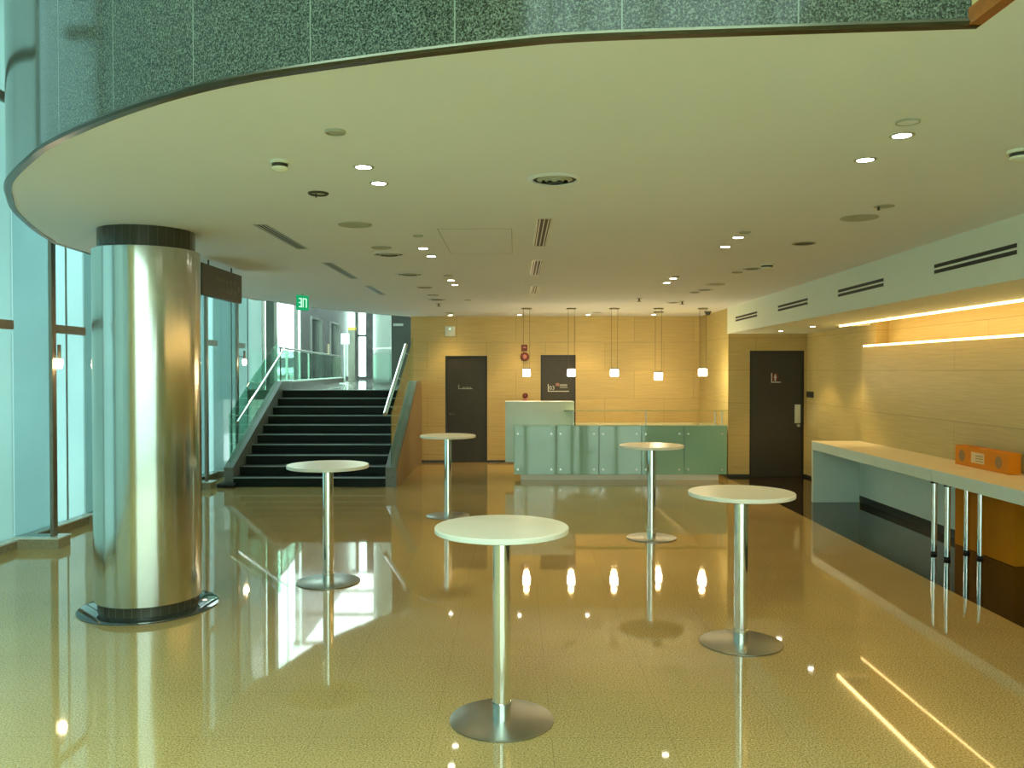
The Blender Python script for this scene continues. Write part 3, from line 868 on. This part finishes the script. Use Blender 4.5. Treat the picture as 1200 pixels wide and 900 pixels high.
slot_vent(.26, 10.85, 11.95, .115, 'short looking metal slot vent in the ceiling middle, farthest of three', SC)
slot_vent(-1.91, 6.28, 7.55, .11, 'long dark slot vent on the ceiling right of the column, closest of three', SL)
slot_vent(-1.91, 8.52, 10.0, .11, 'pale slot vent on the ceiling before the stairs, second of three', SL)
slot_vent(-1.91, 10.85, 12.15, .11, 'pale slot vent on the ceiling before the stairs, farthest of three', SL)
# access hatch outline in the ceiling
b = MB(); pts = [P(512, 268, z=CZ), P(600, 267, z=CZ), P(600, 296, z=CZ), P(523, 297, z=CZ)]
x0, x1, ya, yb = pts[0].x, pts[1].x, pts[0].y, pts[3].y
for q in ((x0, x0+.006, ya, yb), (x1-.006, x1, ya, yb), (x0+.006, x1-.006, ya, ya+.006), (x0+.006, x1-.006, yb-.006, yb)): b.box(*q, CZ-.002, CZ-.0004)
struct(b, 'trim_3', M['vent_grey'])

# bulkhead grilles: a pale frame round two black slots
GR = [((1093, 1189), 'black double slot grille on the bulkhead, longest and closest'), ((981, 1034), 'black double slot grille on the bulkhead, second from the camera'),
      ((911, 945.5), 'black double slot grille on the bulkhead, third from the camera'), ((861.5, 886.5), 'small black double slot grille at the far end of the bulkhead')]
for (pa, pb), lb in GR:
    def ysolve(px):
        y = 9.
        for _ in range(30): y = bulk_x(y)*F/(px-604)
        return y
    ya, yb = ysolve(pb), ysolve(pa)
    zm = 2.727
    t = thing('bulkhead_grille', lb, 'air vent', (bulk_x((ya+yb)/2), (ya+yb)/2, zm), 'slot grilles on the bulkhead')
    def strip(z0, z1, y0, y1, d):
        m = MB(); m.prism([(bulk_x(y0)-d, y0), (bulk_x(y0)-.0004, y0), (bulk_x(y1)-.0004, y1), (bulk_x(y1)-d, y1)], z0, z1); return m
    b = strip(zm-.052, zm-.040, ya-.02, yb+.02, .007)
    for z0, z1 in ((zm-.008, zm+.008), (zm+.040, zm+.052)):
        b.prism([(bulk_x(ya-.02)-.007, ya-.02), (bulk_x(ya-.02)-.0004, ya-.02), (bulk_x(yb+.02)-.0004, yb+.02), (bulk_x(yb+.02)-.007, yb+.02)], z0, z1)
    b.build('frame', M['bulk'], t)
    for z0, z1 in ((zm-.040, zm-.008), (zm+.008, zm+.040)):
        strip(z0, z1, ya, yb, .002).build('slot', M['black'], t)

# ------------------------------------------------------------------ things on the back wall
p0, p1 = P(521.5, 394.5, y=YB), P(533.5, 382.5, y=YB)
t = thing('emergency_light', 'white square wall box high above the dark grey door', 'emergency light', ((p0.x+p1.x)/2, YB, p0.z))
MB().box(p0.x, p1.x, YB-.05, YB+.003, p0.z, p1.z, bev=.012, seg=3).build('housing', plain('white_box', (.72, .74, .62), .4), t)
MB().lathe((0, 0, 0), [(0, 0), (.016, 0), (.012, .008), (0, .008)], 16)
b = MB(); b.tube([((p0.x+p1.x)/2, YB-.058, p1.z-.055), ((p0.x+p1.x)/2, YB-.05, p1.z-.055)], .016, 16); b.build('indicator', M['exit_w'], t)
p0, p1 = P(611, 411.5, y=YB), P(618, 404, y=YB)
t = thing('alarm_sign', 'small square red fire alarm sign above the round bell', 'sign', ((p0.x+p1.x)/2, YB, p0.z))
MB().box(p0.x, p1.x, YB-.02, YB+.003, p0.z, p1.z, bev=.004).build('plate', M['red'], t)
b = MB(); cx = (p0.x+p1.x)/2; cz = (p0.z+p1.z)/2
b.box(cx-.035, cx+.035, YB-.023, YB-.0202, cz-.005, cz+.02).box(cx-.01, cx+.012, YB-.023, YB-.0202, cz+.021, cz+.034)
b.build('symbol', M['redpale'], t)
q = P(615, 418, y=YB)
t = thing('alarm_bell', 'round red fire alarm bell on the back wall below the red sign', 'alarm bell', (q.x, YB, q.z))
def yl(cx, cz, prof, seg=32):
    """lathe about a horizontal axis facing the room: (radius, distance from wall)"""
    m = MB(); m.lathe((0, 0, 0), prof, seg)
    bmesh.ops.transform(m.bm, matrix=Matrix.Translation((cx, YB, cz)) @ Matrix.Rotation(PI/2, 4, 'X'), verts=m.bm.verts)
    return m
yl(q.x, q.z, [(.04, -.003), (.088, -.003), (.088, .03), (.070, .06), (.04, .062)]).build('gong', M['red'], t)
yl(q.x, q.z, [(0, .07), (.036, .066), (.0385, .05), (.0385, .002)]).build('hub', M['redpale'], t)
q = P(615.5, 463.5, y=YB)
t = thing('fire_alarm_button', 'small dark red fire alarm button peeking above the white desk block', 'fire alarm button', (q.x, YB, q.z-.08))
yl(q.x, q.z, [(0, .04), (.03, .04), (.055, .02), (.055, .001), (0, .001)]).build('button', M['red'], t)
MB().box(q.x-.045, q.x+.045, YB-.03, YB+.003, q.z-.15, q.z-.056, bev=.006).build('housing', M['redpale'], t)
p0, p1 = P(946, 465.5, x=XR2), P(953.5, 459, x=XR2)
b = MB()
t = thing('switch_plate', 'small dark double switch plate beside the restroom door', 'switch', (XR2, (p0.y+p1.y)/2, p0.z))
MB().box(XR2-.015, XR2-.001, p1.y, p0.y, p0.z, p1.z, bev=.003).build('plate', M['sign_dark'], t)
for k in range(3):
    yy = p1.y + (p0.y-p1.y)*(k+.5)/3
    MB().box(XR2-.021, XR2-.0152, yy-.02, yy+.02, p0.z+.02, p1.z-.02).build('rocker', M['vent_dark'], t)

# ------------------------------------------------------------------ hanging signs
ya, yb = 8.05, 9.22
xs = -3.03
t = thing('hanging_sign', 'dark grey direction sign hanging from the ceiling behind the column', 'sign', (xs, (ya+yb)/2, 2.59))
MB().box(xs-.03, xs+.03, ya, yb, 2.60, 2.905, bev=.004).build('panel', M['sign_dark'], t)
for yy in (ya+.25, yb-.25): MB().lathe((xs, yy, 0), [(.008, 2.9045), (.008, CZ-.0005)], 10).build('hanger', M['vent_dark'], t)
b = MB()
random.seed(9)
for zz, ys in ((2.80, ya+.40), (2.69, ya+.45)):
    y = ys
    while y < yb-.22:
        wd = random.uniform(.018, .04)
        hh = random.choice((.035, .05, .05, .06))
        b.box(xs+.0302, xs+.032, y, y+wd, zz-.025, zz-.025+hh); y += wd + random.choice((.012, .012, .012, .05))
b.build('lettering', M['sign_mut'], t)
b = MB(); b.extrude([(xs+.0302, yb-.13, 2.78), (xs+.0302, yb-.07, 2.74), (xs+.0302, yb-.13, 2.70)], (.0018, 0, 0)); b.build('arrow', M['sign_mut'], t)
# green exit sign, seen at an angle
pe = P(354.5, 355, y=12.0)
t = thing('exit_sign', 'green lit exit sign hanging at the ceiling above the stairs', 'sign', (pe.x, pe.y, pe.z))
we, he = .215, .105
an = math.radians(58)
dv = Vector((math.cos(an), math.sin(an), 0)); nv = Vector((math.sin(an), -math.cos(an), 0))
def esign(a0, a1, z0, z1, o0, o1):
    A = pe + dv*a0 + nv*o0; B = pe + dv*a1 + nv*o0; D = nv*(o1-o0)
    return [(A.x, A.y, pe.z+z0), (B.x, B.y, pe.z+z0), (B.x, B.y, pe.z+z1), (A.x, A.y, pe.z+z1)], D
pts, D = esign(-we/2+.0, we/2, -he, he, -.015, .015)
MB().extrude(pts, D).build('lightbox', M['exit_g'], t)
# the photo shows white marks: an open bracket stroke and a doorway shape
b = MB()
for a0, a1, z0, z1 in ((-.085, -.03, .05, .066), (-.085, -.03, -.008, .008), (-.085, -.03, -.066, -.05), (-.046, -.03, -.05, .05),
                       (-.012, .004, -.066, .066), (.004, .05, .05, .066), (.05, .066, -.066, .066)):
    pts, D = esign(a0, a1, z0, z1, .0152, .018); b.extrude(pts, D)
b.build('symbol', M['exit_w'], t)
pts, D = esign(-.01, .01, he+.0005, CZ-pe.z-.0005, -.01, .01)
if CZ-pe.z-.0005 > he: MB().extrude(pts, D).build('hanger', M['vent_grey'], t)

# ------------------------------------------------------------------ staircase
YS, R_, T_ = 13.45, .149, .32
XL0, XL1 = -4.68, -4.53          # left stringer
XR0, XR1 = -2.085, -1.915        # right stringer
st = thing('staircase', 'wide dark stone staircase with pale nosings, glass balustrades and steel handrails', 'staircase', (-3.3, YS, 0))
for k in range(10):
    y = YS + k*T_
    s = MB().box(XL1, XR0, y, (YS+10*T_ if k < 9 else 16.64), k*R_, (k+1)*R_).build('step', M['stair'], st, smooth=False)
    MB().box(XL1, XR0, y-.004, y+.022, (k+1)*R_-.014, (k+1)*R_+.002).build('nosing', M['nosing'], s)
zs0, zs1 = .31, 1.66
for x0, x1 in ((XL0, XL1-.0005), (XR0+.0005, XR1)):
    b = MB()
    b.extrude([(x0, YS, 0), (x0, YS, zs0), (x0, 16.35, zs1), (x0, YB-.003, zs1), (x0, YB-.003, 0)], (x1-x0, 0, 0))
    b.build('stringer', M['stringer'], st, smooth=False)
# stone cladding on the outside of the right stringer
b = MB(); b.extrude([(XR1, YS+.06, 0), (XR1, YS+.06, zs0-.02), (XR1, 16.35, zs1-.05), (XR1, YB-.003, zs1-.05), (XR1, YB-.003, 0)], (.012, 0, 0))
b.build('side_cladding', plain('stair_side_stone', (.28, .215, .125), .4, var=.06), st, smooth=False)
# glass balustrades standing in the stringers
def gpane(x, y0, y1, zb0, zb1, zt0, zt1):
    b = MB(); b.extrude([(x-.006, y0, zb0), (x-.006, y1, zb1), (x-.006, y1, zt1), (x-.006, y0, zt0)], (.012, 0, 0)); return b
slope = (zs1-zs0)/(16.35-YS)
def sz(y): return min(zs0+(y-YS)*slope, zs1)
XGL, XGR = (XL0+XL1)/2, (XR0+XR1)/2
for x, ys in ((XGL, (13.50, 14.95, 16.40)), (XGR, (13.50, 14.95, 16.40))):
    for a, c in zip(ys, ys[1:]):
        gpane(x, a+.004, c-.004, sz(a)-.02, sz(c)-.02, sz(a)+.83, sz(c)+.83+.02).build('glass_panel', M['glass_g'], st)
def rail_pts(x, y0, y1, dz, z_end=None): return [(x, y0, sz(y0)+dz), (x, y1, sz(y1)+dz)]
for x, xg, y0, y1 in ((XL1+.05, XGL, 13.50, 16.40), (XR0-.05, XGR, 13.75, 16.40)):
    h = MB().tube(rail_pts(x, y0, y1, .70), .022 if x < -3 else .036, 16).build('handrail', M['steel'] if x < -3 else M['aluminium'], st)
    for f in (.12, .5, .88):
        yy = y0+(y1-y0)*f
        MB().tube([(x, yy, sz(yy)+.68), (xg, yy, sz(yy)+.62)], .007, 8).build('bracket', M['aluminium'], h)

# ------------------------------------------------------------------ upper landing and lobby beyond
b = MB().box(-6.9, -2.12, 16.65+.0, 37.0, ZL-.2, ZL)
struct(b, 'floor_landing', M['landing'])
struct(MB().box(-2.12, -1.9, YB+.2, 37, 0, HIGH), 'wall_lobby_right', M['plaster'])
# oblique glass balustrade on a stone plinth
A, B = Vector((-4.80, 17.12)), Vector((-5.72, 27.5))
dd = (B-A).normalized(); nn = Vector((-dd.y, dd.x))
bal = thing('balustrade', 'glass balustrade with steel top rail on a brown stone plinth at the upper landing', 'balustrade', (A.x, A.y, ZL))
def strip2(a, c, t0, t1):
    return [tuple(a+nn*t0), tuple(a+nn*t1), tuple(c+nn*t1), tuple(c+nn*t0)]
MB().prism(strip2(A, B, -.09, .09)[::-1], ZL, ZL+.13).build('plinth', M['brown'], bal)
MB().prism(strip2(A, B, -.10, .10)[::-1], ZL+.1305, ZL+.16).build('coping', M['sill'], bal)
nseg = 6
for k in range(nseg):
    a = A + (B-A)*(k/nseg+.002); c = A + (B-A)*((k+1)/nseg-.002)
    MB().prism(strip2(a, c, -.006, .006)[::-1], ZL+.1605, ZL+.80).build('glass_panel', M['glass_g'], bal)
MB().tube([(A.x, A.y, ZL+.84), (B.x, B.y, ZL+.84)], .022, 12).build('top_rail', M['grey_metal'], bal)
for k in (0, nseg):
    a = A + (B-A)*min(max(k/nseg, .004), .996)
    MB().lathe((a.x, a.y, 0), [(.014, ZL+.1605), (.014, ZL+.82)], 10).build('post', M['grey_metal'], bal)
# wall with the street window and the two lift doors
XLW = -6.9
def yx(px): return -XLW*F/(604-px)
yw0, yw1 = 17.9, yx(351.5)
w9 = sgroup('window_9', (XLW, (yw0+yw1)/2, ZL))
b = MB()
ny = 6
for k in range(ny+1):
    y = yw0+(yw1-yw0)*k/ny; b.box(XLW-.05, XLW+.02, y-.02, y+.02, ZL, HIGH)
b.box(XLW-.05, XLW+.02, yw0, yw1, ZL, ZL+.06)
b.build('window_frame', M['aluminium'], w9)
MB().box(XLW-.02, XLW-.01, yw0, yw1, ZL, HIGH).build('window_pane', M['glass'], w9)
e = [(yx(364.5), yx(377)), (yx(387), yx(397))]
zdoor = P(370, 371, y=28.6).z
b = MB()
ycur = yw1
for (a, c) in e:
    b.box(XLW-.2, XLW, ycur, a, ZL, HIGH); b.box(XLW-.2, XLW, a, c, zdoor, HIGH); ycur = c
b.box(XLW-.2, XLW, ycur, 37, ZL, HIGH)
struct(b, 'wall_lift', M['marble'], smooth=False)
for i, (a, c) in enumerate(e):
    d = sgroup('door_%d' % (4+i), (XLW, (a+c)/2, ZL))
    MB().box(XLW-.12, XLW-.08, a+.06, (a+c)/2-.004, ZL, zdoor-.06).box(XLW-.12, XLW-.08, (a+c)/2+.004, c-.06, ZL, zdoor-.06).build('door_leaf', M['liftdoor'], d)
    MB().box(XLW-.19, XLW+.03, a, a+.06, ZL, zdoor).box(XLW-.19, XLW+.03, c-.06, c, ZL, zdoor).box(XLW-.19, XLW+.03, a+.06, c-.06, zdoor-.06, zdoor).build('door_frame', M['aluminium'], d)
ym = (e[0][1]+e[1][0])/2 + .35
t = thing('call_panel', 'small pale brass lift call panel between the two lift doors', 'call panel', (XLW, ym, ZL+.95))
MB().box(XLW-.003, XLW+.02, ym-.12, ym+.12, ZL+.95, ZL+1.35, bev=.004).build('plate', plain('call_brass', (.62, .5, .26), .3, .6), t)
for z in (1.08, 1.2): MB().box(XLW+.0205, XLW+.026, ym-.03, ym+.03, ZL+z, ZL+z+.05).build('button', M['white_board'], t)
# far end of the lobby
YF = 36.5
wx0, wx1 = P(419, 400, y=YF).x, P(429.5, 400, y=YF).x
b = MB().box(-7.1, wx0, YF, YF+.2, ZL, HIGH).box(wx1, -1.9, YF, YF+.2, ZL, HIGH).box(wx0, wx1, YF, YF+.2, ZL, ZL+.12).box(wx0, wx1, YF, YF+.2, P(424, 392, y=YF).z-.1, P(424, 392, y=YF).z)
struct(b, 'wall_lobby_end', M['marble'], smooth=False)
w10 = sgroup('window_10', ((wx0+wx1)/2, YF, ZL))
MB().box(wx0, wx0+.05, YF+.05, YF+.1, ZL+.12, HIGH).box(wx1-.05, wx1, YF+.05, YF+.1, ZL+.12, HIGH).build('window_frame', M['aluminium'], w10)
MB().box(wx0+.05, wx1-.05, YF+.07, YF+.08, ZL+.12, HIGH).build('window_pane', M['glass'], w10)
# curved frosted glass drum wall and the dark panel beside it
YV = 20.9
xd0, xd1, xd2 = P(429.5, 420, y=YV).x, P(458.5, 420, y=YV).x, P(484, 420, y=YV).x
rr = 1.1; arc = []
for k in range(13):
    a = math.radians(180 + 90*k/12)
    arc.append((xd0+rr + rr*math.cos(a), YV+rr*.9 + rr*.9*math.sin(a)))
arc = [p_ for p_ in arc if p_[0] <= xd1+.02] + [(xd1, YV+.02)]
inner = [(x+.03, y+.03) for x, y in arc]
dw = MB().prism(arc + inner[::-1], ZL+.06, HIGH)
struct(dw, 'wall_drum', M['drum'], smooth=True, angle=25)
struct(MB().prism([(x-.01*0, y-.012) for x, y in arc] + [(x+.045, y+.045) for x, y in arc][::-1], ZL, ZL+.0595), 'trim_4', M['vent_dark'])
struct(MB().prism([(x, y-.008) for x, y in arc] + [(x, y-.0005) for x, y in arc][::-1], P(440, 407.5, y=YV).z-.02, P(440, 407.5, y=YV).z+.01), 'trim_5', M['vent_grey'])
pn = MB().box(xd1+.004, -2.122, YV+.02, YV+.1, ZL, HIGH)
dp = struct(pn, 'wall_lobby_panel', M['drumdark'])
b = MB(); p0 = P(461, 380.5, y=YV)
for k in range(8): b.box(p0.x+k*.031, p0.x+k*.031+.021, YV+.012, YV+.0195, p0.z-.03, p0.z+.03)
tag(b.build('wall_lettering', M['pale_mid']), 'short row of small pale letters high on the dark lobby wall', 'lettering')
# grey clad post at the end of the curtain wall
struct(MB().box(P(311.5, 400, y=17.2).x, P(321, 400, y=17.2).x, 17.2, 17.45, 0, HIGH), 'trim_6', plain('post_cladding', (.27, .29, .26), .3, .3))
# sign stand on the landing
ps = P(403.8, 449.5, z=ZL)
ys_ = ps.y if ps.y < 27 else 27
p0 = P(404, 430, y=ys_)
t = thing('sign_stand', 'white board on a thin steel stand upon the upper landing', 'sign', (p0.x, ys_, ZL))
MB().lathe((p0.x, ys_, ZL), [(0, 0), (.15, 0), (.155, .006), (.15, .014), (0, .014)], 28).build('base', M['aluminium'], t)
zb0, zb1 = P(404, 403.2, y=ys_).z, P(404, 391, y=ys_).z
MB().lathe((p0.x, ys_, 0), [(.02, ZL+.0145), (.02, zb0)], 14).build('pole', M['aluminium'], t)
MB().box(P(399.8, 400, y=ys_).x, P(409.3, 400, y=ys_).x, ys_-.012, ys_+.012, zb0, zb1, bev=.003).build('board', M['white_board'], t)
# bronze directory pillar behind it
yq = 28.5
q0, q1 = P(408, 400, y=yq).x, P(416, 400, y=yq).x
t = thing('directory_pillar', 'tall grey metal pillar with a yellow top band behind the sign stand', 'pillar', ((q0+q1)/2, yq, ZL))
zt1 = P(412, 383.5, y=yq).z
MB().box(q0, q1, yq, yq+.25, ZL, zt1-.1).build('body', plain('pillar_metal', (.16, .16, .13), .3, .7), t)
MB().box(q0-.005, q1+.005, yq-.005, yq+.255, zt1-.0995, zt1).build('top_band', plain('yellow_band', (.55, .40, .07), .4), t)

# ------------------------------------------------------------------ glazed wall on the left: panes, fins, posts
fins = [4.43, 5.92, 8.84, 10.31, 13.25, 14.72]
edges_y = [YW, 0.0] + fins + [17.6]
for k in range(len(edges_y)-1):
    ya, yb = edges_y[k], edges_y[k+1]
    w = sgroup('window_%d' % (11+k) if k else 'window_1', (XW, (ya+yb)/2, 0))
    short = (yb-ya) < 2
    MB().box(XW-.02, XW-.005, ya, yb, .10, HIGH).build('window_pane', M['teal2' if short else 'teal'], w)
    b = MB()
    ms = [ya+.72*(yb-ya)] if short else [ya+(yb-ya)*f for f in (.33, .66)]
    for y in ms: b.box(XW-.004, XW+.012, y-.008, y+.008, .10, HIGH)
    b.build('window_frame', M['post'], w)
    MB().box(XW-.06, XW+.10, ya, yb, .085, .1).build('window_sill', M['sill'], w)
    MB().box(XW-.06, XW+.085, ya, yb, 0, .085).build('sill_kerb', M['kerb'], w)
XE = -4.905
n = 2
for i, y in enumerate(fins):
    w = sgroup('window_%d' % (40+i), ((XW+XE)/2, y, 0))
    MB().box(XW+.012, XE-.002, y-.006, y+.006, .115, HIGH).build('window_pane', M['fin'], w)
    MB().box(XE, XE+.045, y-.03, y+.05, .115, HIGH, bev=.006).build('post', M['post'], w)
    MB().box(XW+.012, XE+.13, y-.10, y+.16, .1005, .1145).build('window_sill', M['sill'], w)
    MB().box(XW+.012, XE+.12, y-.09, y+.15, 0, .10).build('sill_kerb', M['kerb'], w)
    ln = {5.92: 2.17, 8.84: .62, 10.31: .5, 13.25: .42, 14.72: .35}.get(y, .5)
    b = MB()
    for z in (2.31, 4.48): b.box(XE+.0, XE+.04, y+.051, y+.05+ln, z-.045, z+.045)
    b.build('bracket', M['grey_metal'], w)
# wall lamps on two of the posts
def sconce(px, py, y, label):
    x = P(px, py, y=y).x; z = P(px, py, y=y).z
    t = thing('wall_lamp', label, 'wall lamp', (x, y, z), 'small lamps on the window posts')
    MB().lathe((x, y, z), [(0, .05), (.018, .05), (.018, .2), (0, .2)], 16).build('stem', M['vent_dark'], t)
    MB().lathe((x, y, z), [(0, -.055), (.024, -.05), (.036, .0), (.03, .0495), (0, .0495)], 20).build('bulb', M['bulb'], t)
    MB().tube([(x, y, z+.09), (XE+.045, y, z+.10)], .008, 8).build('arm', M['grey_metal'], t)
    lamp('POINT', 'wall_lamp_light', (x+.05, y-.07, z-.03), 5, (1, .70, .36), t, shadow_soft_size=.03)
sconce(69.5, 426, 8.90, 'small glowing lamp on the window post left of the steel column')
sconce(286.5, 424.5, 14.76, 'small glowing lamp on the window post left of the stairs')
q = P(253, 564, z=.02)
MBp = MB(); MBp.lathe((0, 0, 0), [(0, 0), (1, 0)], 8); MBp.bm.free()
b = MB()
b.box(XE+.14, XE+.42, 13.32, 13.62, 0, .07, bev=.03, seg=3)
tag(b.build('floor_bag', M['rubber']), 'small black bundle on the floor beside the stair foot', 'bag')

# lobby side closers (never seen head on)
struct(MB().box(-7.1, XW, 17.6, 17.8, 0, HIGH), 'wall_left_end', M['plaster'])

# ------------------------------------------------------------------ outside: street level and a parked car
struct(MB().box(-60, -7.15, 17.9, 80, .8, 1.0), 'street', M['street'])
struct(MB().box(-60, 60, -70, YW-.3, -.4, -.22), 'ground', M['street'])
struct(MB().box(-60, -7.5, YW-.3, 17.8, -.4, -.22), 'ground_side', M['street'])
pc = P(338, 440, y=37.0)
car = thing('car', 'white parked car outside the bright lobby window', 'car', (pc.x-.3, 37.0, 1.0))
cx, cy = pc.x-.3, 37.0
side = [(-.0, .30), (0, .72), (.18, .86), (1.15, .98), (1.75, 1.45), (3.1, 1.47), (3.8, 1.02), (4.2, .95), (4.25, .35)]
b = MB(); b.extrude([(cx-.85, cy+a, 1.0+c) for a, c in side], (1.7, 0, 0))
bmesh.ops.bevel(b.bm, geom=list(b.bm.edges), offset=.05, segments=2, affect='EDGES')
b.build('body', M['car'], car)
b = MB(); b.extrude([(cx-.7, cy+1.14, 2.02), (cx+.7, cy+1.14, 2.02), (cx+.62, cy+1.68, 2.42), (cx-.62, cy+1.68, 2.42)], (0, -.03, .02)); b.build('windscreen', M['carglass'], car)
for sx in (-.6, .6):
    b = MB(); b.tube([(cx+sx, cy-.02, 1.62), (cx+sx, cy+.03, 1.62)], .11, 20); b.build('headlamp', M['aluminium'], car)
b = MB(); b.box(cx-.38, cx+.38, cy-.02, cy+.02, 1.5, 1.66); b.build('grille', M['grey_metal'], car)
for sx in (-.78, .78):
    for sy in (.85, 3.4):
        b = MB(); b.tube([(cx+sx-.1, cy+sy, 1.33), (cx+sx+.1, cy+sy, 1.33)], .33, 24); b.build('wheel', M['rubber'], car)

# ------------------------------------------------------------------ sky and render settings
wd = bpy.data.worlds.new('world'); scn.world = wd; wd.use_nodes = True
t = wd.node_tree; t.nodes.clear()
o = t.nodes.new('ShaderNodeOutputWorld'); bg = t.nodes.new('ShaderNodeBackground')
tc = t.nodes.new('ShaderNodeTexCoord'); sx = t.nodes.new('ShaderNodeSeparateXYZ')
t.links.new(tc.outputs['Generated'], sx.inputs[0])
rp = ramp(t, sx.outputs['Z'], [(0, (.74, .86, .84)), (.08, (.93, 1.0, .98)), (.6, (.78, .93, 1.0))])
t.links.new(rp.outputs[0], bg.inputs[0])
bg.inputs[1].default_value = 7.5
t.links.new(bg.outputs[0], o.inputs[0])

scn.view_settings.view_transform = 'Standard'
scn.view_settings.look = 'None'
scn.view_settings.gamma = 1
scn.view_settings.use_curve_mapping = False
scn.view_settings.exposure = 0.58
cy_ = scn.cycles
cy_.use_denoising = True
cy_.denoiser = 'OPENIMAGEDENOISE'
cy_.max_bounces = 10
cy_.diffuse_bounces = 5
cy_.glossy_bounces = 6
cy_.transparent_max_bounces = 16
cy_.sample_clamp_indirect = 6
cy_.caustics_reflective = False
cy_.caustics_refractive = False
